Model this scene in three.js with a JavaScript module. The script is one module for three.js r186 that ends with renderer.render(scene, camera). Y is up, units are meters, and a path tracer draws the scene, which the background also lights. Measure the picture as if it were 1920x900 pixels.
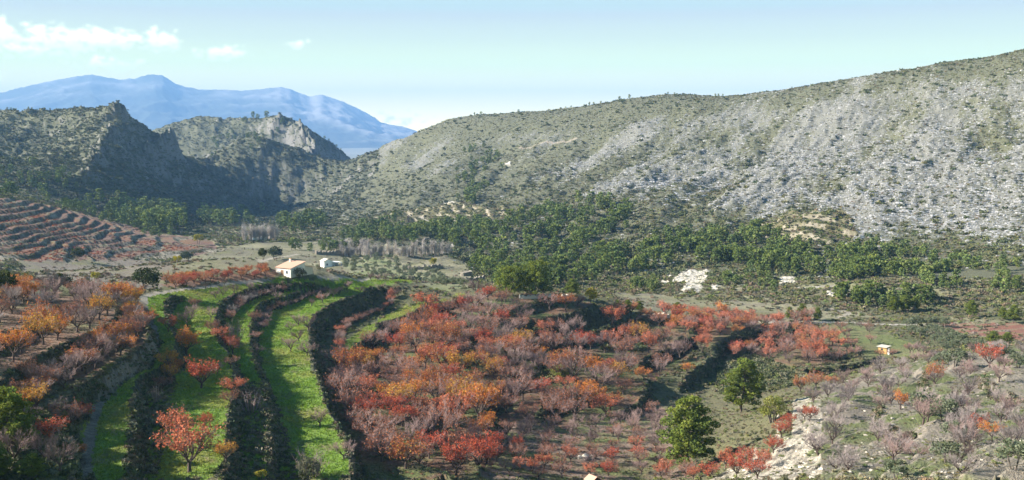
import * as THREE from 'three';
import { mergeGeometries } from 'three/addons/utils/BufferGeometryUtils.js';
import { createNoise2D, createNoise3D } from 'simplex-noise';

// ---------------------------------------------------------------- camera, sky, sun, exposure
const EYE = 100;                                   // height of the viewpoint, metres
const FOCAL = 2059;                                // focal length in pixels of a 1920 x 900 frame
const PITCH = Math.atan(210 / FOCAL);
const scene = new THREE.Scene();
const camera = new THREE.PerspectiveCamera(2 * Math.atan(450 / FOCAL) * 180 / Math.PI, 1920 / 900, 1, 40000);
camera.position.set(0, EYE, 0);
camera.rotation.x = -PITCH;
const renderer = new THREE.WebGLRenderer({ antialias: true });
renderer.setSize(1024, 480);
renderer.toneMapping = THREE.LinearToneMapping;
renderer.toneMappingExposure = 3.35;
renderer.shadowMap.enabled = true;

const SUN_EL = 27 * Math.PI / 180, SUN_AZ = -1 * Math.PI / 180;   // azimuth from -x, turned towards +z (behind the viewer) if positive
const sunDir = new THREE.Vector3(-Math.cos(SUN_EL) * Math.cos(SUN_AZ), Math.sin(SUN_EL), Math.cos(SUN_EL) * Math.sin(SUN_AZ));
const sun = new THREE.DirectionalLight(new THREE.Color().setRGB(1, 0.92, 0.8), 5);
sun.name = 'sun';
sun.position.copy(sunDir).multiplyScalar(2000);
sun.castShadow = true;
Object.assign(sun.shadow.camera, { left: -1600, right: 1600, top: 1600, bottom: -1600, near: 10, far: 6000 });
sun.shadow.mapSize.set(4096, 4096);
scene.add(sun, sun.target);

function mulberry(a) { return () => { a |= 0; a = a + 0x6D2B79F5 | 0; let t = Math.imul(a ^ a >>> 15, 1 | a); t = t + Math.imul(t ^ t >>> 7, 61 | t) ^ t; return ((t ^ t >>> 14) >>> 0) / 4294967296; }; }
const rnd = mulberry(20240117);
const rr = (a, b) => a + (b - a) * rnd();
const n2 = createNoise2D(mulberry(5)), n3 = createNoise3D(mulberry(9));
const clamp = (x, a = 0, b = 1) => Math.min(b, Math.max(a, x));
const smooth = (a, b, x) => { const t = clamp((x - a) / (b - a)); return t * t * (3 - 2 * t); };
const mix = (a, b, t) => a + (b - a) * t;
function fbm(x, y, oct = 4) { let s = 0, a = 0.5; for (let i = 0; i < oct; i++) { s += a * n2(x, y); x = x * 2.03 + 17.1; y = y * 2.03 - 9.7; a *= 0.5; } return s; }
function ridged(x, y, oct = 4) { let s = 0, a = 0.55; for (let i = 0; i < oct; i++) { s += a * (1 - 2 * Math.abs(n2(x, y))); x = x * 2.1 + 3.1; y = y * 2.1 + 7.7; a *= 0.5; } return s; }

{ // clear winter sky: bright and pale near the horizon, blue overhead, one low bank of cumulus over the far range
  const W = 4096, H = 2048, data = new Float32Array(W * H * 4);
  const stops = [[0, 1.325, 1.017, 0.143], [0.9, 0.989, 0.781, 0.143], [1.8, 0.688, 0.580, 0.158], [3.2, 0.419, 0.451, 0.179], [4.5, 0.301, 0.419, 0.204], [6.1, 0.211, 0.380, 0.236], [9, 0.150, 0.294, 0.244], [14, 0.093, 0.186, 0.229], [25, 0.043, 0.093, 0.158], [50, 0.024, 0.055, 0.107], [90, 0.017, 0.043, 0.090]];
  const puffs = [];                                 // azimuth, elevation, half width, half height (degrees), strength
  const deg = (px, py) => [Math.atan((px - 960) / FOCAL) * 180 / Math.PI, Math.atan((240 - py) / FOCAL) * 180 / Math.PI];
  const puff = (px, py, w, h, s) => puffs.push([...deg(px, py), w * 0.0278, h * 0.0278, s]);
  puff(5, 80, 40, 26, 1.1); puff(110, 88, 90, 26, 0.75); puff(205, 85, 90, 17, 1.15); puff(312, 85, 34, 20, 1.0); puff(200, 128, 60, 12, 0.5); puff(60, 106, 100, 14, 0.6);
  puff(422, 106, 54, 12, 0.85); puff(565, 88, 20, 9, 0.6); puff(5, 158, 16, 12, 0.7); puff(745, 222, 50, 14, 0.45);
  for (let k = 0; k < 26; k++) puffs.push([rr(-175, -48), rr(2.2, 5.4), rr(0.8, 3), rr(0.25, 0.6), rr(0.5, 1)]);
  for (let j = 0; j < H; j++) {
    const el = (j + 0.5) / H * 180 - 90, e = Math.max(0, el);
    let k = 0; while (k < stops.length - 2 && e > stops[k + 1][0]) k++;
    const a = stops[k], b = stops[k + 1], t = clamp((e - a[0]) / (b[0] - a[0]));
    const c = [1, 2, 3].map((i) => mix(a[i], b[i], t));
    for (let i = 0; i < W; i++) {
      const o = (j * W + i) * 4;
      data[o] = c[0]; data[o + 1] = c[1]; data[o + 2] = c[2]; data[o + 3] = 1;
      if (el < 0.1 || el > 8) continue;
      let az2 = (i + 0.5) / W * 360 - 90;             // bearing: 0 looks along -z, positive to the right
      if (az2 > 180) az2 -= 360;
      let m = 0, under = 0;
      for (const p of puffs) {
        const dx = (az2 - p[0]) / p[2], dy = (el - p[1]) / p[3];
        if (Math.abs(dx) > 1.8 || Math.abs(dy) > 1.8) continue;
        const f = fbm(az2 * 1.1 + 40, el * 2.2, 5) * 1.25;
        const v = smooth(0.1, 0.95, p[4] * (1.15 - dx * dx - dy * dy * (dy > 0 ? 1 : 0.8)) * 0.9 + f);
        if (v > m) { m = v; under = smooth(0.2, -0.8, dy - f * 0.8); }
      }
      if (m > 0) {
        m *= 0.8;
        const lit = [0.70, 0.68, 0.42], sh = [0.42, 0.50, 0.36];
        for (let q = 0; q < 3; q++) data[o + q] = mix(data[o + q], mix(lit[q], sh[q], under * 0.75), m);
      }
    }
  }
  const sky = new THREE.DataTexture(data, W, H, THREE.RGBAFormat, THREE.FloatType);
  sky.mapping = THREE.EquirectangularReflectionMapping;
  sky.magFilter = THREE.LinearFilter;
  sky.needsUpdate = true;
  scene.background = sky;
  scene.environment = sky;
}
scene.fog = new THREE.FogExp2(new THREE.Color().setRGB(0.25, 0.51, 1.0), 0.00008);

// ---------------------------------------------------------------- survey of the valley: points read as bearing, drop and distance from the viewpoint
const cp = Math.cos(PITCH), sp = Math.sin(PITCH);
function ray(px, py) { const a = (px - 960) / FOCAL, b = -(py - 450) / FOCAL; return [a, -sp + b * cp, cp + b * sp]; }  // x, y, distance northwards
function atD(px, py, D) { const r = ray(px, py), t = D / r[2]; return { u: r[0] / r[2], v: Math.log(D), e: r[1] * t }; }
function atE(px, py, e) { const r = ray(px, py), t = e / r[1]; return { u: r[0] / r[2], v: Math.log(t * r[2]), e }; }
const KNOTS = [], LINES = [];
const D_ = (pts, knots = true) => { const q = pts.map((p) => atD(...p)); if (knots) KNOTS.push(...q); LINES.push(q); return q; };
const PD = (pts) => KNOTS.push(...pts.map((p) => atD(...p)));
const PE = (pts) => KNOTS.push(...pts.map((p) => atE(...p)));
const behind = (q, f, drop) => KNOTS.push(...q.map((p) => ({ u: p.u, v: p.v + Math.log(f), e: p.e - drop })));

// right limestone hill
const ridgeR = D_([[690, 302, 1600], [720, 283, 1580], [760, 258, 1550], [800, 240, 1500], [850, 222, 1450], [905, 215, 1420], [1000, 208, 1380], [1100, 200, 1320], [1160, 190, 1290], [1200, 185, 1270], [1250, 178, 1250], [1300, 177, 1230], [1350, 181, 1210], [1380, 183, 1190], [1450, 173, 1150], [1540, 161, 1100], [1640, 141, 1050], [1740, 127, 1010], [1840, 108, 960], [1920, 94, 930], [2060, 66, 900], [2220, 40, 880]]);
behind(ridgeR, 1.22, 75);
PD([[650, 345, 1400], [740, 335, 1250], [850, 330, 1120], [960, 340, 1000], [1060, 340, 900], [1200, 350, 800], [1350, 350, 730], [1500, 340, 690], [1650, 320, 680], [1800, 300, 670], [1920, 290, 650], [2180, 270, 620]]);
PD([[850, 270, 1300], [960, 265, 1220], [1100, 265, 1120], [1250, 250, 1030], [1400, 250, 960], [1550, 235, 900], [1700, 215, 850], [1850, 195, 800], [1920, 185, 780], [2180, 160, 750]]);
PD([[560, 395, 1200], [640, 415, 950], [740, 430, 800], [850, 440, 720], [960, 445, 670], [1060, 455, 620], [1150, 470, 570], [1250, 490, 520], [1400, 500, 490], [1500, 505, 470], [1600, 495, 480], [1700, 480, 490], [1800, 475, 480], [1920, 480, 450], [2180, 480, 420]]);
// valley floor
PD([[700, 470, 640], [560, 480, 600], [800, 490, 560], [900, 520, 480], [1150, 545, 420], [1250, 560, 395], [1350, 580, 370], [1450, 598, 345], [1600, 604, 340], [1750, 602, 343], [1920, 612, 328], [2180, 620, 315], [1640, 541, 392], [1780, 552, 380], [1300, 535, 430]]);
PD([[380, 460, 640], [200, 490, 540], [100, 500, 500], [0, 510, 470], [-220, 515, 450], [200, 472, 580], [380, 442, 720]]);
// terraced slope on the left
PD([[0, 375, 640], [100, 395, 660], [200, 425, 660], [280, 441, 700], [360, 449, 740], [110, 388, 700], [180, 406, 740], [300, 437, 760], [250, 412, 900], [350, 425, 850], [430, 430, 850], [0, 366, 760], [-220, 330, 700], [-220, 430, 560], [0, 440, 555], [100, 455, 575]]);
// left mountain with its crag and spur
const ridgeL = D_([[-300, 300, 1600], [-100, 250, 1560], [0, 225, 1500], [60, 214, 1450], [100, 208, 1420], [150, 200, 1380], [185, 203, 1340], [215, 203, 1305], [235, 212, 1310], [245, 228, 1312], [270, 241, 1325], [300, 256, 1335], [320, 266, 1345], [335, 286, 1350], [350, 306, 1352], [380, 321, 1370], [420, 343, 1385], [460, 363, 1395], [500, 388, 1400], [535, 402, 1400]]);
behind(ridgeL, 1.17, 85);
D_([[225, 213, 1300], [208, 245, 1220], [195, 270, 1150], [178, 305, 1050], [165, 330, 980], [170, 350, 950], [215, 376, 935]]);
PD([[0, 300, 1120], [80, 300, 1150], [0, 345, 890], [100, 360, 910], [100, 260, 1290], [0, 258, 1250], [245, 300, 1170], [285, 340, 1140], [340, 352, 1210], [400, 371, 1250], [290, 380, 1010], [400, 402, 1100], [480, 402, 1240], [420, 421, 930], [500, 420, 950], [560, 420, 900], [-200, 340, 900]]);
// second mountain
const ridgeM = D_([[300, 256, 2150], [330, 244, 2150], [370, 230, 2120], [400, 220, 2100], [430, 225, 2050], [470, 221, 1980], [510, 220, 1930], [545, 225, 1900], [570, 240, 1920], [600, 264, 1950], [625, 278, 1965], [650, 290, 1985], [670, 310, 2000], [690, 335, 2000]]);
behind(ridgeM, 1.13, 100);
D_([[545, 227, 1895], [580, 262, 1835], [592, 295, 1790], [575, 335, 1700], [560, 360, 1620]]);
PD([[625, 308, 1885], [640, 338, 1800], [600, 352, 1690], [430, 282, 1820], [480, 302, 1780], [350, 292, 1850], [420, 332, 1600], [500, 346, 1600], [470, 256, 1900], [540, 292, 1825], [560, 386, 1350], [650, 352, 1600]]);
for (let u = -0.6; u <= 0.62; u += 0.1) KNOTS.push({ u, v: Math.log(2500), e: -130 }, { u, v: Math.log(40), e: -24 }, { u, v: Math.log(70), e: -30 });
PE([[-500, 700, -34], [-500, 600, -34], [-450, 899, -36]]); PD([[-600, 400, 700], [-500, 330, 1050], [-600, 480, 500]]);
// near terraces
PE([[-250, 600, -29], [-120, 600, -30], [0, 620, -31], [100, 590, -31.3], [0, 553, -31.5], [100, 550, -32], [200, 548, -33], [-150, 900, -31], [0, 890, -34.5], [100, 890, -35], [100, 820, -34.7]]);
for (const [px, e] of [[-250, -46], [-100, -46], [0, -48], [100, -49], [200, -50]]) KNOTS.push(atE(px, 528, e));
PE([[330, 522, -38], [420, 516, -38], [500, 509, -38.5], [560, 512, -39.5], [650, 521, -42], [760, 523, -43.5]]);
for (const [px, D] of [[250, 390], [400, 400], [550, 400], [700, 400], [850, 400], [980, 390], [1100, 385]]) KNOTS.push({ ...atD(px, 500, D), e: -58.5 });
PE([[880, 548, -46.5], [960, 553, -47.5], [1050, 553, -48.5], [1095, 557, -50], [850, 600, -50.5], [950, 590, -50], [760, 650, -51], [850, 680, -52], [950, 680, -54], [1040, 690, -57], [720, 720, -50], [800, 760, -51.7], [900, 760, -54], [1000, 760, -56], [720, 800, -49], [705, 890, -46.5], [800, 860, -50], [900, 860, -52.5], [1000, 860, -54], [1100, 860, -55], [1200, 850, -55.5], [1290, 890, -55], [1150, 790, -57], [1250, 770, -58.3], [1350, 770, -57.8], [1400, 705, -60], [1450, 695, -59.5]]);
PE([[1180, 590, -53.5], [1280, 640, -57], [1350, 605, -58], [1400, 622, -59], [1500, 640, -59], [1600, 640, -58], [1660, 662, -57], [1560, 612, -60]]);
PE([[1400, 890, -47], [1420, 830, -48.5], [1450, 800, -50], [1500, 880, -42], [1490, 770, -48], [1560, 760, -46], [1650, 705, -51.5], [1750, 664, -53], [1900, 645, -51.5], [1900, 780, -40], [1700, 880, -34], [1900, 895, -29], [1750, 780, -41], [1650, 800, -42], [1850, 700, -44], [2150, 700, -40], [2150, 880, -26], [2150, 640, -48]]);

const BANKS = [];
function bank(pts, drop, opt = {}) {               // top edge from far to near; the low side lies to the right of the viewer unless side = -1
  const q = pts.map(([px, py, e]) => atE(px, py, e));
  BANKS.push({ q, drop, side: opt.side ?? 1, taper: opt.taper ?? [1, 1], run: opt.run ?? 0.42 });
}
bank([[150, 569, -31.2], [122, 569, -31], [96, 582, -30.8], [66, 599, -30.6], [30, 625, -30.5], [-40, 660, -30.3]], 1.6, { taper: [1, 1] });
bank([[228, 566, -32.8], [222, 580, -32.6], [212, 598, -32.5], [203, 610, -32.4], [164, 625, -32.2], [124, 643, -32], [84, 661, -31.9], [44, 680, -31.8], [10, 705, -31.8], [-60, 760, -31.8], [-110, 900, -31.6]], 2.8, { taper: [1, 0] });
bank([[262, 556, -35], [266, 585, -35.2], [280, 615, -35.2], [275, 642, -35.2], [240, 668, -35.1], [200, 693, -35], [158, 718, -35], [122, 748, -35], [112, 790, -35], [125, 850, -35], [140, 930, -35]], 2.8, { taper: [1, 0] });
bank([[400, 547, -38], [345, 547, -37.4], [316, 556, -37.4], [309, 580, -37.5], [316, 608, -37.6], [330, 640, -37.6], [300, 688, -37.6], [264, 705, -37.6], [252, 745, -37.6], [245, 800, -37.6], [238, 930, -37.6]], 2.7, { taper: [1, 0] });
bank([[640, 522, -41.5], [560, 527, -40.4], [500, 533, -40.2], [455, 546, -40.2], [428, 557, -40.2], [410, 578, -40.2], [404, 605, -40.2], [412, 640, -40.2], [432, 668, -40.2], [438, 702, -40.2], [436, 740, -40.2], [428, 790, -40.2], [424, 850, -40.2], [416, 930, -40.2]], 2.6, { taper: [1, 0] });
bank([[660, 528, -42.6], [600, 537, -42.6], [540, 552, -42.6], [500, 563, -42.7], [485, 571, -42.7], [476, 590, -42.7], [470, 620, -42.7], [472, 650, -42.7], [480, 684, -42.7], [494, 716, -42.8], [502, 760, -42.9], [503, 820, -42.9], [498, 930, -42.9]], 2.3, { taper: [1, 0] });
bank([[800, 527, -44.6], [782, 526, -44.6], [749, 530, -44.6], [702, 534, -44.7], [680, 549, -44.8], [627, 567, -44.9], [600, 584, -45], [583, 600, -45], [581, 622, -45], [584, 645, -45], [588, 680, -45], [600, 717, -45], [617, 770, -45], [640, 807, -45], [654, 846, -45], [662, 930, -45]], 4.2, { taper: [1, 0] });
bank([[890, 550, -47.5], [827, 567, -48.6], [791, 577, -48.9], [760, 592, -49], [712, 606, -49.1], [705, 620, -49.1], [667, 648, -49.1], [652, 668, -49.2], [640, 700, -49.3]], 2.6, { taper: [1, 1] });
bank([[1000, 600, -51], [1030, 594, -51.2], [1069, 590, -51.5], [1104, 585, -51.8], [1158, 587, -52.3]], 3.4, { taper: [1, 1], side: -1 });
bank([[1075, 642, -55.4], [1113, 622, -55], [1160, 608, -54.6], [1200, 600, -54.6], [1212, 612, -55]], 2.6, { taper: [1, 1], side: -1 });
bank([[1190, 690, -57.5], [1220, 666, -57.3], [1255, 650, -57], [1273, 639, -56.6], [1304, 633, -56.6], [1320, 648, -57]], 3, { taper: [1, 1], side: -1 });
bank([[1455, 619, -59.2], [1427, 611, -58.6], [1398, 627, -58.4], [1358, 638, -58.2], [1340, 658, -58.2], [1331, 671, -58.2], [1284, 705, -58.4], [1270, 730, -58.6]], 3, { taper: [1, 1] });
bank([[1491, 619, -60], [1467, 638, -60], [1407, 650, -60.3]], 1.6, { taper: [1, 1] });
bank([[1206, 700, -57], [1211, 720, -57], [1195, 752, -57], [1157, 776, -57]], 2.2, { taper: [1, 1] });
bank([[1660, 662, -58.2], [1620, 677, -59], [1580, 685, -59.2], [1530, 689, -59.3], [1480, 692, -59.4]], 1.9, { taper: [1, 1] });
// small stone-edged steps of the right-hand grove
bank([[1740, 690, -47.6], [1738, 725, -46.4], [1760, 745, -45], [1800, 760, -43.3]], 1.2, { taper: [1, 1], side: -1 });
bank([[1835, 700, -45], [1860, 725, -43.5], [1920, 755, -41]], 1.2, { taper: [1, 1], side: -1 });
bank([[1650, 760, -45], [1660, 800, -42.3], [1740, 815, -40]], 1.0, { taper: [1, 1], side: -1 });

// ---------------------------------------------------------------- terrain: a smooth surface through the survey points, then every bank cut into it
const NU = 960, NV = 870, U0 = -0.74, U1 = 0.74, V0 = Math.log(36), V1 = Math.log(2450);
const DU = (U1 - U0) / (NU - 1), DV = (V1 - V0) / (NV - 1);
const HGT = new Float32Array(NU * NV);
const iu = (u) => (u - U0) / DU, jv = (v) => (v - V0) / DV;
const BANKM = new Float32Array(NU * NV);            // 1 on the face of a bank
{
  // thin-plate spline
  const K = [];
  for (const p of KNOTS) if (!K.some((q) => Math.hypot(q.u - p.u, q.v - p.v) < 0.004)) K.push(p);
  for (const b of BANKS) for (let i = 0; i < b.q.length; i++) { const p = b.q[i]; if (!K.some((q) => Math.hypot(q.u - p.u, q.v - p.v) < 0.02)) K.push({ u: p.u, v: p.v, e: p.e - b.drop / 2 }); }
  const n = K.length, N = n + 3, A = [];
  const phi = (r2) => r2 < 1e-12 ? 0 : 0.5 * r2 * Math.log(r2);
  for (let i = 0; i < N; i++) A.push(new Float64Array(N + 1));
  for (let i = 0; i < n; i++) {
    for (let j = 0; j < n; j++) A[i][j] = phi((K[i].u - K[j].u) ** 2 + (K[i].v - K[j].v) ** 2);
    A[i][i] += 0.00003; A[i][n] = A[n][i] = 1; A[i][n + 1] = A[n + 1][i] = K[i].u; A[i][n + 2] = A[n + 2][i] = K[i].v; A[i][N] = K[i].e;
  }
  for (let c = 0; c < N; c++) {
    let p = c; for (let r = c + 1; r < N; r++) if (Math.abs(A[r][c]) > Math.abs(A[p][c])) p = r;
    [A[c], A[p]] = [A[p], A[c]];
    for (let r = c + 1; r < N; r++) { const f = A[r][c] / A[c][c]; if (f) for (let k = c; k <= N; k++) A[r][k] -= f * A[c][k]; }
  }
  const w = new Float64Array(N);
  for (let r = N - 1; r >= 0; r--) { let s = A[r][N]; for (let k = r + 1; k < N; k++) s -= A[r][k] * w[k]; w[r] = s / A[r][r]; }
  const CU = 241, CV = 218, C = new Float32Array(CU * CV);
  for (let j = 0; j < CV; j++) for (let i = 0; i < CU; i++) {
    const u = mix(U0, U1, i / (CU - 1)), v = mix(V0, V1, j / (CV - 1));
    let s = w[n] + w[n + 1] * u + w[n + 2] * v;
    for (let k = 0; k < n; k++) { const r2 = (u - K[k].u) ** 2 + (v - K[k].v) ** 2; if (r2 > 1e-12) s += w[k] * 0.5 * r2 * Math.log(r2); }
    C[j * CU + i] = s;
  }
  for (let j = 0; j < NV; j++) for (let i = 0; i < NU; i++) {
    const x = i / (NU - 1) * (CU - 1), y = j / (NV - 1) * (CV - 1), x0 = Math.min(CU - 2, x | 0), y0 = Math.min(CV - 2, y | 0), fx = x - x0, fy = y - y0, o = y0 * CU + x0;
    HGT[j * NU + i] = mix(mix(C[o], C[o + 1], fx), mix(C[o + CU], C[o + CU + 1], fx), fy);
  }
  // banks and crests as exact lines, blended into the base over a few metres
  const delta = new Float32Array(NU * NV), fixed = new Uint8Array(NU * NV);
  function mark(p, keepFirst) {
    const i = Math.round(iu(p.u)), j = Math.round(jv(p.v));
    if (i < 0 || j < 0 || i >= NU || j >= NV) return;
    const o = j * NU + i;
    if (keepFirst && fixed[o]) return;
    fixed[o] = 1; delta[o] = p.e - HGT[o];
  }
  function draw(q, keepFirst) {
    for (let k = 0; k < q.length - 1; k++) {
      const a = q[k], b = q[k + 1], m = Math.ceil(2 * Math.max(Math.abs(iu(b.u) - iu(a.u)), Math.abs(jv(b.v) - jv(a.v)), 1));
      for (let s = 0; s <= m; s++) { const t = s / m; mark({ u: mix(a.u, b.u, t), v: mix(a.v, b.v, t), e: mix(a.e, b.e, t) }, keepFirst); }
    }
  }
  for (const q of LINES) draw(q);
  for (const b of BANKS) {
    // round the line, then offset it
    const P = b.q.map((p) => { const D = Math.exp(p.v); return [p.u * D, p.e, -D]; });
    const curve = new THREE.CatmullRomCurve3(P.map((p) => new THREE.Vector3(...p)), false, 'centripetal'), m = Math.max(24, Math.round(curve.getLength() / 0.7)), pts = curve.getSpacedPoints(m);
    const top = [], low = [], face = [];
    for (let k = 0; k <= m; k++) {
      const p = pts[k], t = pts[Math.min(m, k + 1)].clone().sub(pts[Math.max(0, k - 1)]).setY(0).normalize(), f = k / m;
      let tp = 1; if (b.taper[0]) tp *= smooth(0, 0.14, f); if (b.taper[1]) tp *= smooth(1, 0.86, f);
      const wob = 1 + 0.25 * n2(p.x * 0.12, p.z * 0.12), d = b.drop * tp * wob, off = (0.35 + b.run * d) * (1 + 0.3 * n2(p.x * 0.3, p.z * 0.3 + 50));
      const nx = t.z * b.side, nz = -t.x * b.side;     // perpendicular on the low side
      const add = (arr, s, e) => { const x = p.x + nx * s, D = -(p.z + nz * s); arr.push({ u: x / D, v: Math.log(D), e }); };
      const base = p.y - (1 - tp) * b.drop * 0.5;
      add(top, 0, base); add(low, off, base - d); face.push([p.x + nx * off / 2, p.z + nz * off / 2, off / 2 + 0.25, tp]);
    }
    draw(top); draw(low, true); b.top = pts; b.face = face; b.low = low;
  }
  const a = 1 / (DU * DU), c = 1 / (DV * DV), s0 = 1 / (0.05 * 0.05), den = 1 / (2 * a + 2 * c + s0);
  for (let it = 0; it < 160; it++) for (let j = 1; j < NV - 1; j++) for (let i = 1; i < NU - 1; i++) {
    const o = j * NU + i; if (fixed[o]) continue;
    const g = (a * (delta[o - 1] + delta[o + 1]) + c * (delta[o - NU] + delta[o + NU])) * den;
    delta[o] += 1.7 * (g - delta[o]);
  }
  for (let o = 0; o < NU * NV; o++) HGT[o] += delta[o];
  for (const b of BANKS) for (const [x, z, r, tp] of b.face) {
    if (tp < 0.25) continue;
    const D = -z, i0 = Math.floor(iu((x - r) / D)), i1 = Math.ceil(iu((x + r) / D)), j0 = Math.floor(jv(Math.log(D - r))), j1 = Math.ceil(jv(Math.log(D + r)));
    for (let j = Math.max(0, j0); j <= Math.min(NV - 1, j1); j++) for (let i = Math.max(0, i0); i <= Math.min(NU - 1, i1); i++) {
      const DD = Math.exp(V0 + j * DV), X = (U0 + i * DU) * DD;
      if (Math.hypot(X - x, DD - D) < r) BANKM[j * NU + i] = 1;
    }
  }
}
function height(x, z) {                             // world height at a place
  const D = -z; if (D <= 0) return EYE - 20;
  const a = clamp(iu(x / D), 0, NU - 1.001), b = clamp(jv(Math.log(D)), 0, NV - 1.001), i = a | 0, j = b | 0, fx = a - i, fy = b - j, o = j * NU + i;
  return EYE + mix(mix(HGT[o], HGT[o + 1], fx), mix(HGT[o + NU], HGT[o + NU + 1], fx), fy);
}
const cellOf = (x, z) => { const D = -z; return clamp(Math.round(jv(Math.log(D))), 0, NV - 1) * NU + clamp(Math.round(iu(x / D)), 0, NU - 1); };
function hit(px, py, from = 45) {                   // where the line of sight meets the ground
  const r = ray(px, py), s = DV * 0.5;
  let last = Math.log(from);
  for (let v = last; v < V1; v += s) {
    const D = Math.exp(v), t = D / r[2], x = r[0] * t, y = EYE + r[1] * t;
    if (height(x, -D) >= y) {
      let lo = last, hi = v;
      for (let k = 0; k < 8; k++) { const m = (lo + hi) / 2, Dm = Math.exp(m), tm = Dm / r[2]; if (height(r[0] * tm, -Dm) >= EYE + r[1] * tm) hi = m; else lo = m; }
      const Dm = Math.exp(hi), tm = Dm / r[2];
      return { x: r[0] * tm, z: -Dm, y: height(r[0] * tm, -Dm), D: Dm };
    }
    last = v;
  }
  const D = 2300, t = D / r[2]; return { x: r[0] * t, z: -D, y: height(r[0] * t, -D), D, miss: true };
}
// a patch of land, outlined by lines of sight and stored as an outline on the ground
function patch(outline, step = 14) {
  const P = [];
  for (let k = 0; k < outline.length; k++) {
    const a = outline[k], b = outline[(k + 1) % outline.length], m = Math.max(1, Math.ceil(Math.hypot(b[0] - a[0], b[1] - a[1]) / step));
    for (let s = 0; s < m; s++) { const h = hit(mix(a[0], b[0], s / m), mix(a[1], b[1], s / m)); P.push([h.x, h.z]); }
  }
  let x0 = 1e9, x1 = -1e9, z0 = 1e9, z1 = -1e9;
  for (const [x, z] of P) { x0 = Math.min(x0, x); x1 = Math.max(x1, x); z0 = Math.min(z0, z); z1 = Math.max(z1, z); }
  const has = (x, z) => {
    if (x < x0 || x > x1 || z < z0 || z > z1) return false;
    let c = false;
    for (let i = 0, j = P.length - 1; i < P.length; j = i++) if ((P[i][1] > z) !== (P[j][1] > z) && x < (P[j][0] - P[i][0]) * (z - P[i][1]) / (P[j][1] - P[i][1]) + P[i][0]) c = !c;
    return c;
  };
  let area = 0; for (let i = 0, j = P.length - 1; i < P.length; j = i++) area += (P[j][0] * P[i][1] - P[i][0] * P[j][1]) / 2;
  return { P, has, x0, x1, z0, z1, area: Math.abs(area) };
}
function eachCell(p, f) {
  for (let j = 0; j < NV; j++) {
    const D = Math.exp(V0 + j * DV), z = -D; if (z < p.z0 || z > p.z1) continue;
    for (let i = Math.max(0, Math.floor(iu(p.x0 / D))); i <= Math.min(NU - 1, Math.ceil(iu(p.x1 / D))); i++) { const x = (U0 + i * DU) * D, wv = p.warp ?? Math.min(4, D * 0.009); if (p.has(x + wv * fbm(x * 0.22 * 200 / D, z * 0.22 * 200 / D, 3), z + 3 * wv * fbm(x * 0.22 * 200 / D + 40, z * 0.22 * 200 / D, 3))) f(j * NU + i, x, z, D); }
  }
}

// ---------------------------------------------------------------- patches of land
const GREEN = patch([[262, 556], [285, 600], [292, 650], [255, 690], [205, 720], [160, 760], [150, 830], [160, 899], [662, 899], [652, 846], [638, 807], [615, 770], [598, 717], [586, 680], [581, 640], [582, 600], [600, 584], [627, 567], [680, 549], [702, 534], [749, 530], [790, 526], [700, 524], [640, 521], [560, 518], [480, 527], [380, 540], [300, 548]], 10);
const STRIP = patch([[886, 549], [827, 566], [791, 576], [760, 591], [712, 605], [705, 618], [667, 646], [645, 672], [612, 672], [650, 640], [705, 600], [760, 574], [830, 557]], 8);
const LEFT_ORCHARD = patch([[-140, 552], [0, 549], [120, 548], [250, 556], [262, 562], [276, 630], [240, 662], [150, 712], [60, 730], [-140, 800]]);
const CENTRE = patch([[890, 553], [980, 553], [1090, 557], [1160, 590], [1210, 612], [1290, 642], [1300, 670], [1240, 700], [1205, 745], [1150, 785], [1060, 800], [960, 790], [900, 899], [690, 899], [655, 800], [612, 700], [680, 650], [720, 612], [800, 582]]);
const FLAT = patch([[960, 790], [1060, 800], [1150, 785], [1240, 760], [1260, 820], [1300, 899], [900, 899]]);
const MID_ORCHARD = patch([[1160, 588], [1260, 590], [1420, 603], [1520, 605], [1560, 640], [1620, 668], [1580, 682], [1480, 688], [1430, 670], [1330, 680], [1300, 640], [1210, 610]]);
const MEADOW = patch([[1530, 612], [1640, 612], [1720, 650], [1740, 664], [1660, 672], [1630, 670], [1570, 640]]);
const FIELDS = patch([[1150, 552], [1240, 552], [1330, 562], [1500, 572], [1570, 592], [1560, 600], [1420, 600], [1240, 586], [1180, 580]]);
const FIELD_STRIP = patch([[1500, 535], [1580, 531], [1680, 540], [1790, 552], [1740, 556], [1600, 544], [1500, 540]], 8);
const RIGHT_GROVE = patch([[1480, 775], [1560, 725], [1650, 692], [1780, 668], [1950, 648], [2150, 650], [2150, 899], [1540, 899], [1520, 830]]);
const CHALK = patch([[1478, 752], [1512, 744], [1528, 790], [1532, 830], [1548, 899], [1385, 899], [1430, 850], [1480, 800]], 8);
CHALK.warp = 4;
const CHALK2 = patch([[1400, 860], [1330, 899], [1420, 899]], 8);
const HEATH = patch([[1330, 720], [1480, 700], [1500, 745], [1475, 800], [1380, 880], [1310, 890], [1320, 800]]);
const RED_FIELD = patch([[1760, 604], [2000, 606], [2000, 646], [1880, 640], [1800, 622]]);
const LEFT_TERRACES = patch([[-200, 352], [60, 378], [180, 407], [300, 438], [400, 452], [430, 470], [300, 486], [120, 490], [-200, 490]]);
const PLOUGH = patch([[40, 490], [300, 487], [330, 500], [300, 540], [150, 540], [60, 525]]);
const VALLEY = patch([[330, 478], [480, 455], [640, 452], [800, 470], [880, 500], [900, 530], [760, 522], [640, 516], [500, 506], [330, 515]]);
const OLIVE_ROWS = patch([[632, 486], [700, 482], [760, 500], [790, 522], [700, 520], [650, 508]], 8);
const OLIVE_ROWS2 = patch([[775, 512], [815, 508], [850, 530], [880, 540], [830, 545], [800, 532]], 8);
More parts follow.
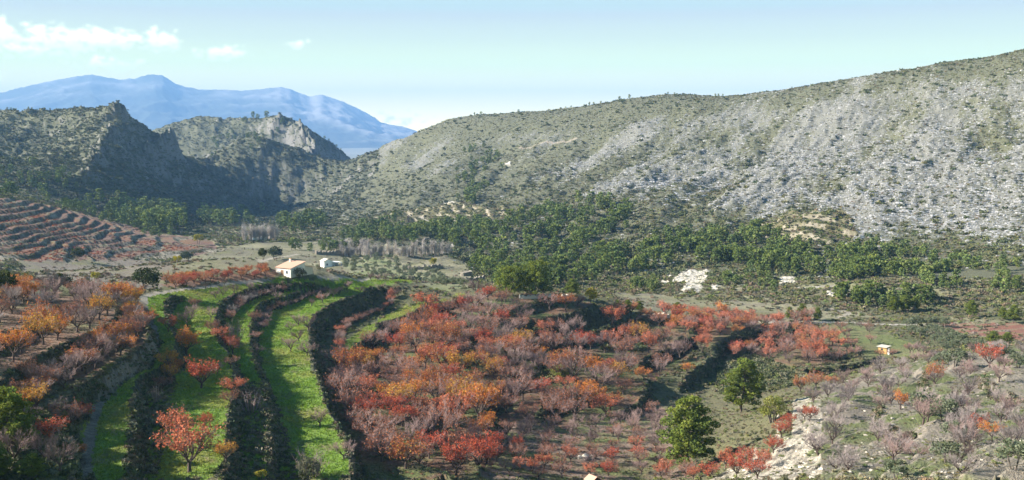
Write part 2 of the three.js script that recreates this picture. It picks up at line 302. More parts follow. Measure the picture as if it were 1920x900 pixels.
const HOUSE_ROW = patch([[300, 532], [420, 515], [500, 504], [560, 510], [500, 522], [420, 527], [330, 540]], 8);
const HILL_TERRACES = patch([[1400, 410], [1470, 392], [1590, 398], [1610, 440], [1560, 462], [1450, 455]]);
const HILL_TERRACES2 = patch([[690, 412], [800, 388], [880, 380], [960, 392], [955, 415], [860, 425], [720, 432]]);
const CLIFFS = [[[1282, 505], [1330, 504], [1325, 525], [1290, 550], [1275, 552], [1285, 525], [1255, 530]], [[1462, 520], [1490, 516], [1485, 532], [1464, 532]], [[1342, 530], [1352, 534], [1345, 545], [1336, 542]], [[840, 462], [862, 452], [858, 460], [846, 468]], [[940, 405], [958, 404], [957, 414], [930, 408]], [[826, 372], [842, 372], [862, 384], [840, 386]], [[938, 302], [952, 300], [958, 307], [942, 309]], [[1360, 508], [1376, 512], [1370, 520], [1356, 516]], [[1560, 545], [1590, 552], [1570, 560], [1545, 555]], [[1230, 532], [1245, 520], [1260, 510], [1240, 535]]].map((o) => patch(o, 4));

const RED_SOIL = new Set([6, 8]);
const onHill = (x, z, D) => x / D > mix(-0.21, -0.12, clamp((D - 500) / 900)) && D > 470 - 60 * clamp((x / D - 0.1) / 0.3);
const onMountain = (x, z, D) => !onHill(x, z, D) && D > 890;
// direction of the limestone beds on the right hill
const bedA = hit(1230, 430), bedB = hit(1490, 225), bedLen = Math.hypot(bedB.x - bedA.x, bedB.z - bedA.z), bx = (bedB.x - bedA.x) / bedLen, bz = (bedB.z - bedA.z) / bedLen;
function rockiness(x, z) {                          // bare limestone on the right hill, 0 to 1
  const D = -z, al = x * bx + z * bz, ac = -x * bz + z * bx, h = height(x, z) - EYE;
  let r = 0.47 + 0.95 * fbm(ac * 0.011, al * 0.003, 3) + 0.5 * fbm(ac * 0.06, al * 0.018 + 30, 3);
  r += 0.36 * smooth(0.0, 0.34, x / D) - 0.08;
  const top = x / D > 0.17 ? mix(60, 34, clamp((0.46 - x / D) / 0.3)) : mix(34, 8, clamp((0.17 - x / D) / 0.25));
  r -= 0.75 * smooth(top - 30, top - 8, h);
  r -= 0.8 * smooth(-44, -56, h);
  r += 0.1 * smooth(0, -0.1, x / D);
  const g = hit.gully ?? (hit.gully = [hit(900, 300), hit(905, 345), hit(870, 380)]);
  for (const p of g) r -= 0.6 * Math.exp(-((x - p.x) ** 2 + (z - p.z) ** 2) / (60 * 60));
  return clamp(r);
}

const crestD = (u) => { let k = 0; while (k < ridgeR.length - 2 && u > ridgeR[k + 1].u) k++; const a = ridgeR[k], b = ridgeR[k + 1]; return Math.exp(mix(a.v, b.v, clamp((u - a.u) / (b.u - a.u)))); };
// terraces cut along the contours, and roughness of the ground
{
  const F = new Float32Array(NU * NV);
  const stepped = (p, h, sharp) => eachCell(p, (o, x, z) => {
    const w = HGT[o] + 2.8 * fbm(x * 0.009, z * 0.009, 2) + 0.6 * fbm(x * 0.03, z * 0.03, 2), k = w / h, f = Math.floor(k), t = k - f;
    HGT[o] += ((f + smooth(0.5 - sharp, 0.5 + sharp, t)) * h - w) * 0.92;
    F[o] = Math.abs(t - 0.5) < sharp * 1.1 ? 1 : -1;
  });
  stepped(CENTRE, 2.5, 0.13); stepped(RIGHT_GROVE, 1.5, 0.16); stepped(CHALK, 0.5, 0.3); stepped(MID_ORCHARD, 2.0, 0.13); stepped(LEFT_TERRACES, 2.0, 0.14); stepped(HILL_TERRACES, 3.2, 0.12); stepped(HILL_TERRACES2, 2.2, 0.13);
  for (let j = 0; j < NV; j++) for (let i = 0; i < NU; i++) {
    const o = j * NU + i, D = Math.exp(V0 + j * DV), x = (U0 + i * DU) * D, z = -D;
    if (F[o] === 1) BANKM[o] = 2;
    const hw = smooth(0, 0.09, x / D - mix(-0.21, -0.12, clamp((D - 500) / 900)));
    if (onHill(x, z, D)) {
      const k = hw * smooth(460, 640, D) * mix(0.22, 1, smooth(0.97, 0.8, D / crestD(x / D))), al = x * bx + z * bz, ac = -x * bz + z * bx;
      HGT[o] += k * (5 * fbm(x * 0.008, z * 0.008, 3) + 6 * ridged(ac * 0.007, al * 0.0025, 2) + 2.6 * ridged(ac * 0.03, al * 0.009, 3) + 0.9 * ridged(ac * 0.11, al * 0.035, 2)) - k * 3;
    }
    if (D > 890 && hw < 1) {
      const k = (1 - hw) * smooth(890, 1150, D);
      HGT[o] += k * (6 * ridged(x * 0.012, z * 0.008, 4) + 2.2 * ridged(x * 0.05, z * 0.03, 3) - 3);
    }
    if (onHill(x, z, D) || onMountain(x, z, D)) continue;
    if (D > 340) HGT[o] += 0.5 * fbm(x * 0.05, z * 0.05, 3);
    else HGT[o] += 0.16 * fbm(x * 0.35, z * 0.35, 3) * (BANKM[o] ? 2.5 : 1);
  }
  // crags along the spurs
  const crag = (list, r, h) => { for (const [px, py, D] of list) { const p = atD(px, py, D), X = p.u * D; for (let j = 0; j < NV; j++) { const DD = Math.exp(V0 + j * DV); if (Math.abs(DD - D) > 3 * r) continue; for (let i = 0; i < NU; i++) { const dx = (U0 + i * DU) * DD - X; if (Math.abs(dx) > 3 * r) continue; HGT[j * NU + i] += h * Math.exp(-(dx * dx + ((DD - D) * 0.5) ** 2) / (r * r)) * (0.55 + 0.7 * ridged(dx * 0.09 + X, DD * 0.05, 3)); } } } };
  crag([[205, 206, 1296], [222, 206, 1300], [234, 214, 1306]], 9, 9);
  crag([[325, 268, 1340], [318, 288, 1320], [306, 300, 1290], [285, 300, 1240]], 8, 22);
  crag([[205, 250, 1205], [190, 278, 1130], [178, 305, 1050], [165, 332, 975], [185, 290, 1090], [200, 260, 1175]], 9, 12);
  crag([[520, 240, 1890], [560, 250, 1860], [585, 290, 1790], [560, 320, 1720], [545, 335, 1690], [500, 300, 1770], [575, 265, 1830], [590, 305, 1770]], 15, 22);
  crag([[470, 320, 1650], [520, 340, 1620]], 22, 10);
  for (const p of CLIFFS) eachCell(p, (o, x, z) => { HGT[o] += 0.5 * ridged(x * 0.15, z * 0.15, 3); });
}

// ---------------------------------------------------------------- ground colours: soil, turf, leaf litter, limestone (base colours, no light)
const C = {
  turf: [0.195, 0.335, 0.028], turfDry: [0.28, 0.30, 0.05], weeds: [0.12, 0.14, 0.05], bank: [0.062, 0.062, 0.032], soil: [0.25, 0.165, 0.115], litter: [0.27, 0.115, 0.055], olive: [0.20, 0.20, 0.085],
  pale: [0.34, 0.32, 0.20], plough: [0.24, 0.205, 0.165], stony: [0.33, 0.29, 0.235], chalk: [0.60, 0.54, 0.44], heath: [0.18, 0.165, 0.085], red: [0.30, 0.125, 0.085], scrub: [0.15, 0.155, 0.085], limestone: [0.315, 0.313, 0.325],
  hill: [0.145, 0.152, 0.096], track: [0.46, 0.42, 0.35], cliff: [0.74, 0.71, 0.65], valley: [0.21, 0.195, 0.125], terrace: [0.20, 0.115, 0.085], wall: [0.45, 0.40, 0.31], mount: [0.095, 0.105, 0.058], grove: [0.17, 0.20, 0.07],
};
const COL = new Float32Array(NU * NV * 3), ZONE = new Uint8Array(NU * NV);   // 1 turf, 2 orchard soil, 3 fields, 4 hill, 5 mountain, 6 grove, 7 chalk, 8 centre orchard, 9 terraces, 10 rough scrub
const mix3 = (a, b, t) => [mix(a[0], b[0], t), mix(a[1], b[1], t), mix(a[2], b[2], t)];
function slopeAt(o, D) { const j = Math.floor(o / NU), i = o - j * NU; if (i < 1 || j < 1 || i > NU - 2 || j > NV - 2) return 0; return Math.hypot((HGT[o + 1] - HGT[o - 1]) / (2 * DU * D), (HGT[o + NU] - HGT[o - NU]) / (2 * DV * D)); }
{
  const put = (o, c) => { COL[o * 3] = c[0]; COL[o * 3 + 1] = c[1]; COL[o * 3 + 2] = c[2]; };
  for (let j = 0; j < NV; j++) for (let i = 0; i < NU; i++) {
    const o = j * NU + i, D = Math.exp(V0 + j * DV), x = (U0 + i * DU) * D, z = -D;
    const f = fbm(x * 0.03, z * 0.03, 4), g = fbm(x * 0.4, z * 0.4, 3);
    if (onHill(x, z, D)) {
      ZONE[o] = 4;
      const r = rockiness(x, z), fine = 0.5 + 0.9 * fbm(x * 0.25, z * 0.12, 3);
      put(o, mix3(mix3(C.hill, C.scrub, clamp(0.5 + f)), C.limestone, 0.5 * smooth(0.5, 0.78, r * 0.7 + fine * 0.4)));
    } else if (onMountain(x, z, D)) {
      ZONE[o] = 5;
      const s = slopeAt(o, D);
      put(o, mix3(mix3(C.mount, C.scrub, clamp(0.3 + f * 1.2)), [0.25, 0.24, 0.235], 0.85 * smooth(0.75, 1.3, s + 0.5 * g + 0.3 * f)));
    } else { ZONE[o] = 10; put(o, mix3(mix3(C.weeds, C.heath, clamp(0.5 + f + 0.5 * g)), C.pale, D > 330 ? smooth(0.0, 0.35, fbm(x * 0.02 + 70, z * 0.03, 3)) : 0)); }
  }
  const fill = (p, zone, fn) => eachCell(p, (o, x, z, D) => { ZONE[o] = zone; put(o, fn(x, z, fbm(x * 0.05, z * 0.05, 4), fbm(x * 0.5, z * 0.5, 3), o, D)); });
  fill(VALLEY, 3, (x, z, f, g) => mix3(mix3(C.valley, C.pale, clamp(0.4 + fbm(x * 0.012, z * 0.02, 2) * 1.6)), C.olive, clamp(f * 2)));
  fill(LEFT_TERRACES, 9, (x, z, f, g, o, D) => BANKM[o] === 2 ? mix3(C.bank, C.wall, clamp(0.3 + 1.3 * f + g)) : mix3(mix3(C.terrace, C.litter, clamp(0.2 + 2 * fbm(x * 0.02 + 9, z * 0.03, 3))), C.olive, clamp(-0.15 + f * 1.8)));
  fill(PLOUGH, 3, (x, z, f, g) => mix3(C.plough, C.olive, clamp(-0.1 + fbm(x * 0.03, z * 0.03, 3) * 2.2)));
  fill(FIELDS, 3, (x, z, f, g) => mix3(mix3(C.pale, C.olive, clamp(0.35 + fbm(x * 0.015, z * 0.03, 3) * 1.6)), C.plough, clamp(f * 1.4)));
  fill(FIELD_STRIP, 3, (x, z, f, g) => mix3([0.30, 0.30, 0.13], C.pale, clamp(0.3 + f)));
  fill(MID_ORCHARD, 8, (x, z, f, g, o) => BANKM[o] === 2 ? mix3(C.bank, C.olive, clamp(0.2 + g)) : mix3(mix3(C.soil, C.olive, clamp(0.45 + 1.6 * f)), C.litter, clamp(0.15 + g)));
  fill(MEADOW, 6, (x, z, f, g) => mix3([0.19, 0.23, 0.07], C.olive, clamp(0.4 + 1.4 * f + 0.4 * g)));
  fill(RED_FIELD, 3, (x, z, f, g) => mix3(C.red, C.pale, clamp(-0.1 + f + 0.6 * Math.sin(x * 0.35 + z * 0.8))));
  fill(OLIVE_ROWS, 3, (x, z, f) => mix3([0.22, 0.27, 0.11], C.pale, clamp(0.4 + f)));
  fill(OLIVE_ROWS2, 3, (x, z, f) => mix3([0.24, 0.27, 0.12], C.pale, clamp(0.3 + f)));
  fill(HOUSE_ROW, 2, (x, z, f, g) => mix3(C.soil, C.litter, clamp(0.5 + g)));
  fill(LEFT_ORCHARD, 2, (x, z, f, g) => mix3(mix3(C.soil, C.litter, clamp(0.25 + g)), C.olive, clamp(-0.05 + 1.8 * f)));
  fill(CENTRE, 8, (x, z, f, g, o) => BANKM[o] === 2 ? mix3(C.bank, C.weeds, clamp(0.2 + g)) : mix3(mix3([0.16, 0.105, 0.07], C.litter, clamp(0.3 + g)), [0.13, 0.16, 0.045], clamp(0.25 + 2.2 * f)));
  fill(FLAT, 8, (x, z, f, g) => mix3(mix3([0.27, 0.2, 0.155], C.litter, clamp(0.1 + 0.9 * g)), [0.17, 0.2, 0.06], clamp(0.1 + 2.2 * fbm(x * 0.04, z * 0.09, 3))));
  fill(HEATH, 10, (x, z, f, g) => mix3(C.heath, C.olive, clamp(0.4 + f + g)));
  fill(RIGHT_GROVE, 6, (x, z, f, g, o) => BANKM[o] === 2 ? mix3(C.stony, C.plough, clamp(0.1 + 1.4 * f + g)) : mix3(mix3(C.stony, C.plough, clamp(0.4 + f * 1.2 + g * 0.6)), C.grove, smooth(-0.15, 0.3, fbm(x * 0.045 + 3, z * 0.045, 3) + 0.1 * g)));
  fill(CHALK, 7, (x, z, f, g) => mix3(mix3(C.chalk, C.stony, clamp(0.35 + 1.6 * fbm(x * 0.22, z * 0.22, 2))), C.grove, smooth(0.18, 0.45, fbm(x * 0.08, z * 0.08, 3))));
  fill(CHALK2, 7, (x, z, f, g) => mix3(C.chalk, C.heath, clamp(0.4 + g * 2)));
  fill(GREEN, 1, (x, z, f, g) => mix3(mix3(mix3(C.turf, [0.12, 0.235, 0.022], clamp(0.3 + 1.4 * fbm(x * 0.9, z * 0.5, 3))), C.turfDry, clamp(0.12 + 1.3 * f + 0.8 * g)), C.soil, 0.6 * smooth(0.12, 0.5, fbm(x * 0.11 + 5, z * 0.11, 4))));
  fill(STRIP, 1, (x, z, f, g) => mix3([0.19, 0.225, 0.05], C.turfDry, clamp(0.4 + f + g)));
  for (const p of CLIFFS) fill(p, 7, (x, z, f, g) => mix3(mix3(C.cliff, C.stony, clamp(0.2 + 1.6 * fbm(x * 0.3, z * 0.3, 2))), C.scrub, smooth(0.1, 0.3, fbm(x * 0.16 + 8, z * 0.1, 3))));
  for (const p of [HILL_TERRACES, HILL_TERRACES2]) eachCell(p, (o, x, z) => { const f = fbm(x * 0.03, z * 0.03, 3); ZONE[o] = 10; put(o, BANKM[o] === 2 && f > -0.1 ? mix3(C.wall, C.heath, clamp(0.25 + 1.5 * fbm(x * 0.1, z * 0.1, 2))) : mix3(C.heath, C.olive, clamp(0.3 + f))); });
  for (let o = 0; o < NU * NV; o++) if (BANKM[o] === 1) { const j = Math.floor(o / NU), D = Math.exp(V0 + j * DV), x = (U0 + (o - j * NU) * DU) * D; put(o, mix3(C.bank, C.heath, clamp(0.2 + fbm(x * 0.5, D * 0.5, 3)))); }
  // tracks
  function track(pts, w, c) {
    const q = pts.map((p) => hit(...p)), curve = new THREE.CatmullRomCurve3(q.map((p) => new THREE.Vector3(p.x, 0, p.z)), false, 'centripetal'), n = Math.ceil(curve.getLength() / (w * 0.4));
    for (const p of curve.getSpacedPoints(n)) {
      const D = -p.z;
      for (let j = Math.max(0, Math.floor(jv(Math.log(D - 2 * w)))); j <= Math.min(NV - 1, Math.ceil(jv(Math.log(D + 2 * w)))); j++) for (let i = Math.max(0, Math.floor(iu((p.x - w) / D))); i <= Math.min(NU - 1, Math.ceil(iu((p.x + w) / D))); i++) {
        const DD = Math.exp(V0 + j * DV), d = Math.hypot((U0 + i * DU) * DD - p.x, DD - D); if (d < w / 2 + 0.3 * n2(p.x, D)) { const o = j * NU + i; put(o, mix3(c, C.stony, clamp(0.2 + n2(p.x * 0.7, DD * 0.7)))); ZONE[o] = 11; }
      }
    }
  }
  track([[268, 568], [272, 556], [300, 549], [345, 542], [400, 536], [450, 530], [500, 525]], 2.2, C.track);
  track([[268, 566], [274, 582], [282, 602], [292, 630], [282, 655], [250, 690], [205, 728], [185, 760], [172, 800], [165, 840], [160, 890]], 1.2, C.plough);
  track([[600, 520], [640, 519], [690, 523]], 2, C.track);
  track([[1420, 601], [1500, 603], [1570, 604], [1660, 608], [1740, 608]], 2.4, [0.62, 0.58, 0.52]);
  track([[1570, 597], [1590, 586], [1560, 580]], 2.2, C.track);
  track([[975, 277], [1010, 270], [1050, 266], [1078, 261]], 5, [0.42, 0.36, 0.29]);
  track([[492, 490], [510, 484], [540, 480], [560, 476]], 3, C.track);
  track([[790, 406], [800, 415], [790, 424]], 3, C.track);
  track([[1500, 540], [1560, 536], [1590, 545]], 3, [0.58, 0.55, 0.48]);
}

// a fine mottled texture, tiled in metres, under the colours
function noiseTexture(size, fn, srgb) {
  const d = new Uint8Array(size * size * 4);
  for (let y = 0; y < size; y++) for (let x = 0; x < size; x++) { const c = fn(x / size, y / size), o = (y * size + x) * 4; for (let k = 0; k < 3; k++) d[o + k] = clamp(c[k] ?? c[0], 0, 1) * 255; d[o + 3] = 255; }
  const t = new THREE.DataTexture(d, size, size); t.wrapS = t.wrapT = THREE.RepeatWrapping; t.magFilter = t.minFilter = THREE.LinearFilter; if (srgb) t.colorSpace = THREE.SRGBColorSpace; t.needsUpdate = true; return t;
}
const tor = (u, v, f, s) => { const a = u * Math.PI * 2, b = v * Math.PI * 2, r = f / (Math.PI * 2); return n3(Math.cos(a) * r + s, Math.sin(a) * r + Math.cos(b) * r * 1.01, Math.sin(b) * r - s); };
const mottle = noiseTexture(512, (u, v) => { const a = 0.5 * tor(u, v, 12, 1) + 0.3 * tor(u, v, 30, 4) + 0.3 * tor(u, v, 80, 7), b = tor(u, v, 20, 11); const l = 0.84 + 0.16 * a; return [l + 0.02 * b, l, l - 0.03 * b]; }, true);
const lumps = noiseTexture(512, (u, v) => { const a = 0.5 + 0.22 * tor(u, v, 16, 2) + 0.17 * tor(u, v, 44, 5) + 0.14 * tor(u, v, 100, 9); return [a, a, a]; }, false);
const groundMat = new THREE.MeshStandardMaterial({ name: 'ground', vertexColors: true, roughness: 1, map: mottle, bumpMap: lumps, bumpScale: 0.35 });
{
  const pos = new Float32Array(NU * NV * 3), uv = new Float32Array(NU * NV * 2), idx = new Uint32Array((NU - 1) * (NV - 1) * 6);
  for (let j = 0; j < NV; j++) for (let i = 0; i < NU; i++) { const o = j * NU + i, D = Math.exp(V0 + j * DV); pos[o * 3] = (U0 + i * DU) * D; pos[o * 3 + 1] = EYE + HGT[o]; pos[o * 3 + 2] = -D; uv[o * 2] = pos[o * 3] / 9; uv[o * 2 + 1] = -D / 9; }
  let k = 0; for (let j = 0; j < NV - 1; j++) for (let i = 0; i < NU - 1; i++) { const o = j * NU + i; idx[k++] = o; idx[k++] = o + 1; idx[k++] = o + NU; idx[k++] = o + 1; idx[k++] = o + NU + 1; idx[k++] = o + NU; }
  const g = new THREE.BufferGeometry(); g.setAttribute('position', new THREE.BufferAttribute(pos, 3)); g.setAttribute('uv', new THREE.BufferAttribute(uv, 2)); g.setAttribute('color', new THREE.BufferAttribute(COL, 3)); g.setIndex(new THREE.BufferAttribute(idx, 1)); g.computeVertexNormals();
  const m = new THREE.Mesh(g, groundMat); m.name = 'terrain'; m.userData = { kind: 'structure', label: 'terraced valley and limestone hillsides under orchards and scrub', category: 'terrain' }; m.receiveShadow = m.castShadow = true; scene.add(m);
}
{ // the plain beyond the gap and the far blue range
  const prof = [[-700, 205], [-200, 200], [0, 176], [60, 161], [100, 153], [150, 144], [178, 140], [205, 145], [232, 149], [262, 147], [280, 141], [295, 139], [312, 142], [335, 158], [380, 168], [425, 168], [460, 170], [500, 166], [530, 163], [548, 167], [565, 175], [585, 181], [606, 177], [625, 184], [645, 190], [680, 207], [705, 221], [715, 229], [760, 238], [800, 252], [860, 268], [1000, 276], [1400, 280]];
  const crest = (px) => { let k = 0; while (k < prof.length - 2 && px > prof[k + 1][0]) k++; const a = prof[k], b = prof[k + 1]; return mix(a[1], b[1], clamp((px - a[0]) / (b[0] - a[0]))); };
  const nu = 520, nd = 150, pos = [], col = [], idx = [], uv = [], R = 15000;
  for (let j = 0; j < nd; j++) for (let i = 0; i < nu; i++) {
    const px = mix(-700, 1400, i / (nu - 1)), D = mix(10800, 19200, j / (nd - 1)), X = (px - 960) / FOCAL * D;
    const top = (240 - crest(px)) / FOCAL * R, t = D < R ? (D - 10800) / (R - 10800) : (19200 - D) / (19200 - R);
    const body = -205 + (top + 205) * Math.pow(clamp(t), 1.35), rg = ridged(X * 0.0007, D * 0.0006, 5);
    const e = body + (1 - t) * t * 4 * 75 * rg + 14 * t * ridged(X * 0.004, D * 0.003, 3) - 6 * t;
    pos.push(X, EYE + e, -D); uv.push(X / 60, -D / 60);
    const rock = smooth(0.1, 0.6, t * 0.7 + 0.4 * rg - 0.5 + 0.4 * smooth(420, 640, px)); col.push(...mix3([0.07, 0.085, 0.055], [0.42, 0.40, 0.38], rock));
  }
  for (let j = 0; j < nd - 1; j++) for (let i = 0; i < nu - 1; i++) { const o = j * nu + i; idx.push(o, o + 1, o + nu, o + 1, o + nu + 1, o + nu); }
  const g = new THREE.BufferGeometry(); g.setAttribute('position', new THREE.Float32BufferAttribute(pos, 3)); g.setAttribute('color', new THREE.Float32BufferAttribute(col, 3)); g.setAttribute('uv', new THREE.Float32BufferAttribute(uv, 2)); g.setIndex(idx); g.computeVertexNormals();
  const m = new THREE.Mesh(g, groundMat); m.name = 'mountain_range'; m.userData = { kind: 'structure', label: 'far blue mountain range on the horizon', category: 'mountains' }; scene.add(m);
  const pg = new THREE.PlaneGeometry(40000, 18000, 60, 40); pg.rotateX(-Math.PI / 2); pg.translate(-1500, EYE - 200, -2380 - 9000);
  const pc = [], pp = pg.attributes.position; for (let i = 0; i < pp.count; i++) pc.push(...mix3([0.14, 0.14, 0.08], [0.3, 0.28, 0.22], clamp(0.4 + fbm(pp.getX(i) * 0.001, pp.getZ(i) * 0.001, 3))));
  pg.setAttribute('color', new THREE.Float32BufferAttribute(pc, 3));
  const pl = new THREE.Mesh(pg, new THREE.MeshStandardMaterial({ name: 'plain', vertexColors: true, roughness: 1 })); pl.name = 'plain'; pl.userData = { kind: 'structure', label: 'hazy plain beyond the gap between the hills', category: 'plain' }; scene.add(pl);
}

// ---------------------------------------------------------------- plant builders: loose triangles with their own tint
const TAU = Math.PI * 2;
class Soup {
  constructor() { this.p = []; this.c = []; }
  tri(a, b, c, col) { this.p.push(...a, ...b, ...c); for (let k = 0; k < 3; k++) this.c.push(...col); }
  leaf(x, y, z, s, col, R, up = 0) {                // one leaf clump: two triangles about a random axis
    let a = [R() - 0.5, R() - 0.5, R() - 0.5], b = [R() - 0.5, (R() - 0.5) * (1 - up), R() - 0.5];
    const la = s / (Math.hypot(...a) + 1e-6), lb = s * (0.55 + 0.5 * R()) / (Math.hypot(...b) + 1e-6);
    a = a.map((q) => q * la * 0.6); b = b.map((q) => q * lb * 0.6);
    const P = [x, y, z], q0 = P.map((q, i) => q - a[i]), q1 = P.map((q, i) => q + b[i]), q2 = P.map((q, i) => q + a[i]), q3 = P.map((q, i) => q - b[i]);
    this.tri(q0, q1, q2, col); this.tri(q0, q2, q3, col);
  }
  tube(a, b, r0, r1, sides, col) {
    const d = new THREE.Vector3(b[0] - a[0], b[1] - a[1], b[2] - a[2]).normalize(), s = new THREE.Vector3(1, 0.3, 0.2).cross(d).normalize(), t = d.clone().cross(s);
    const ring = (o, r) => Array.from({ length: sides }, (_, k) => { const w = k / sides * TAU; return [o[0] + (s.x * Math.cos(w) + t.x * Math.sin(w)) * r, o[1] + (s.y * Math.cos(w) + t.y * Math.sin(w)) * r, o[2] + (s.z * Math.cos(w) + t.z * Math.sin(w)) * r]; });
    const A = ring(a, r0);
    if (r1 <= 0) { for (let k = 0; k < sides; k++) this.tri(A[k], A[(k + 1) % sides], b, col); return; }
    const B = ring(b, r1);
    for (let k = 0; k < sides; k++) { const m = (k + 1) % sides; this.tri(A[k], A[m], B[m], col); this.tri(A[k], B[m], B[k], col); }
  }
  build() {
    const g = new THREE.BufferGeometry(); g.setAttribute('position', new THREE.Float32BufferAttribute(this.p, 3)); g.setAttribute('color', new THREE.Float32BufferAttribute(this.c, 3)); g.computeVertexNormals(); return g;
  }
}
const tint = (c, R, v = 0.25, h = 0.08) => { const l = 1 + (R() - 0.5) * 2 * v, d = (R() - 0.5) * 2 * h; return [c[0] * l * (1 + d), c[1] * l, c[2] * l * (1 - d)]; };
const barkMat = new THREE.MeshStandardMaterial({ name: 'bark', vertexColors: true, roughness: 0.95 });
const leafMat = new THREE.MeshPhysicalMaterial({ name: 'foliage', vertexColors: true, roughness: 1, transmission: 0.3, thickness: 0, specularIntensity: 0.2, side: THREE.DoubleSide });
const stuffMat = new THREE.MeshStandardMaterial({ name: 'scrub', vertexColors: true, roughness: 1, side: THREE.DoubleSide });
const TONES = { red: [0.42, 0.085, 0.045], rust: [0.36, 0.12, 0.05], orange: [0.52, 0.18, 0.04], gold: [0.46, 0.26, 0.05], salmon: [0.47, 0.165, 0.09], dull: [0.30, 0.13, 0.08] };
const BARK = [0.085, 0.06, 0.052], TWIG = [0.24, 0.165, 0.155], TWIG_GREY = [0.245, 0.205, 0.20];

// vase-shaped orchard tree about 3.6 m high: trunk, limbs and twigs, and leaves at the twig tips
function orchardTree(seed, o = {}) {
  const R = mulberry(seed), wood = new Soup(), twig = new Soup(), leaf = new Soup(), tone = o.tone ?? TONES.red, tw = o.twig ?? TWIG, tips = [];
  const q = (a, b) => a + (b - a) * R();
  const th = q(0.55, 0.85), lean = [q(-0.15, 0.15), th, q(-0.15, 0.15)];
  wood.tube([0, -0.25, 0], lean, 0.15, 0.12, 6, BARK);
  const nl = 4 + (R() * 2 | 0);
  function grow(p, d, len, r, lvl) {
    const segs = lvl < 2 ? 2 : 1; let a = p;
    for (let s = 0; s < segs; s++) {
      d = [d[0] + q(-0.16, 0.16), d[1] + q(-0.02, 0.2), d[2] + q(-0.16, 0.16)]; const L = Math.hypot(...d); d = d.map((x) => x / L);
      const b = a.map((x, i) => x + d[i] * len / segs), r1 = r * (s === segs - 1 ? 0.62 : 0.8);
      if (lvl < 2) wood.tube(a, b, r, r1, lvl ? 4 : 5, BARK); else twig.tube(a, b, r, lvl === 3 ? 0 : r1, 3, tint(tw, R, 0.2, 0.05));
      a = b; r = r1;
      if (lvl < 3) {
        const kids = lvl === 0 ? 2 : lvl === 1 ? 3 : (o.twigs ?? 6);
        for (let k = 0; k < kids; k++) {
          const sp = lvl === 0 ? 0.75 : 0.85, e = [d[0] + q(-sp, sp), d[1] + q(-0.35, 0.55), d[2] + q(-sp, sp)], le = Math.hypot(...e);
          const from = p.map((x, i) => mix(x, b[i], q(0.45, 1)));
          grow(lvl === 2 ? from : a, e.map((x) => x / le), lvl === 0 ? q(0.75, 1.2) : lvl === 1 ? q(0.5, 0.9) : q(0.3, 0.7), lvl === 0 ? r * 0.75 : lvl === 1 ? 0.017 : 0.011, lvl + 1);
        }
      }
      if (lvl >= 2) tips.push(b, a.map((x, i) => mix(x, p[i], R())));
    }
  }
  for (let k = 0; k < nl; k++) { const w = (k + q(-0.3, 0.3)) / nl * TAU, c = q(0.65, 1.05); grow(lean, [Math.cos(w) * c, 0.8, Math.sin(w) * c], q(0.95, 1.35), 0.085, 0); }
  const n = o.leaves ?? 0;
  for (let k = 0; k < n; k++) { const t = tips[R() * tips.length | 0], s = q(0.09, 0.17); const c = R() < 0.14 ? tint(o.alt ?? TONES.gold, R, 0.25) : tint(tone, R, 0.28, 0.12); leaf.leaf(t[0] + q(-0.16, 0.16), t[1] + q(-0.12, 0.16), t[2] + q(-0.16, 0.16), s, c, R); }
  return { wood: wood.build(), twigs: twig.build(), leaves: n ? leaf.build() : null };
}
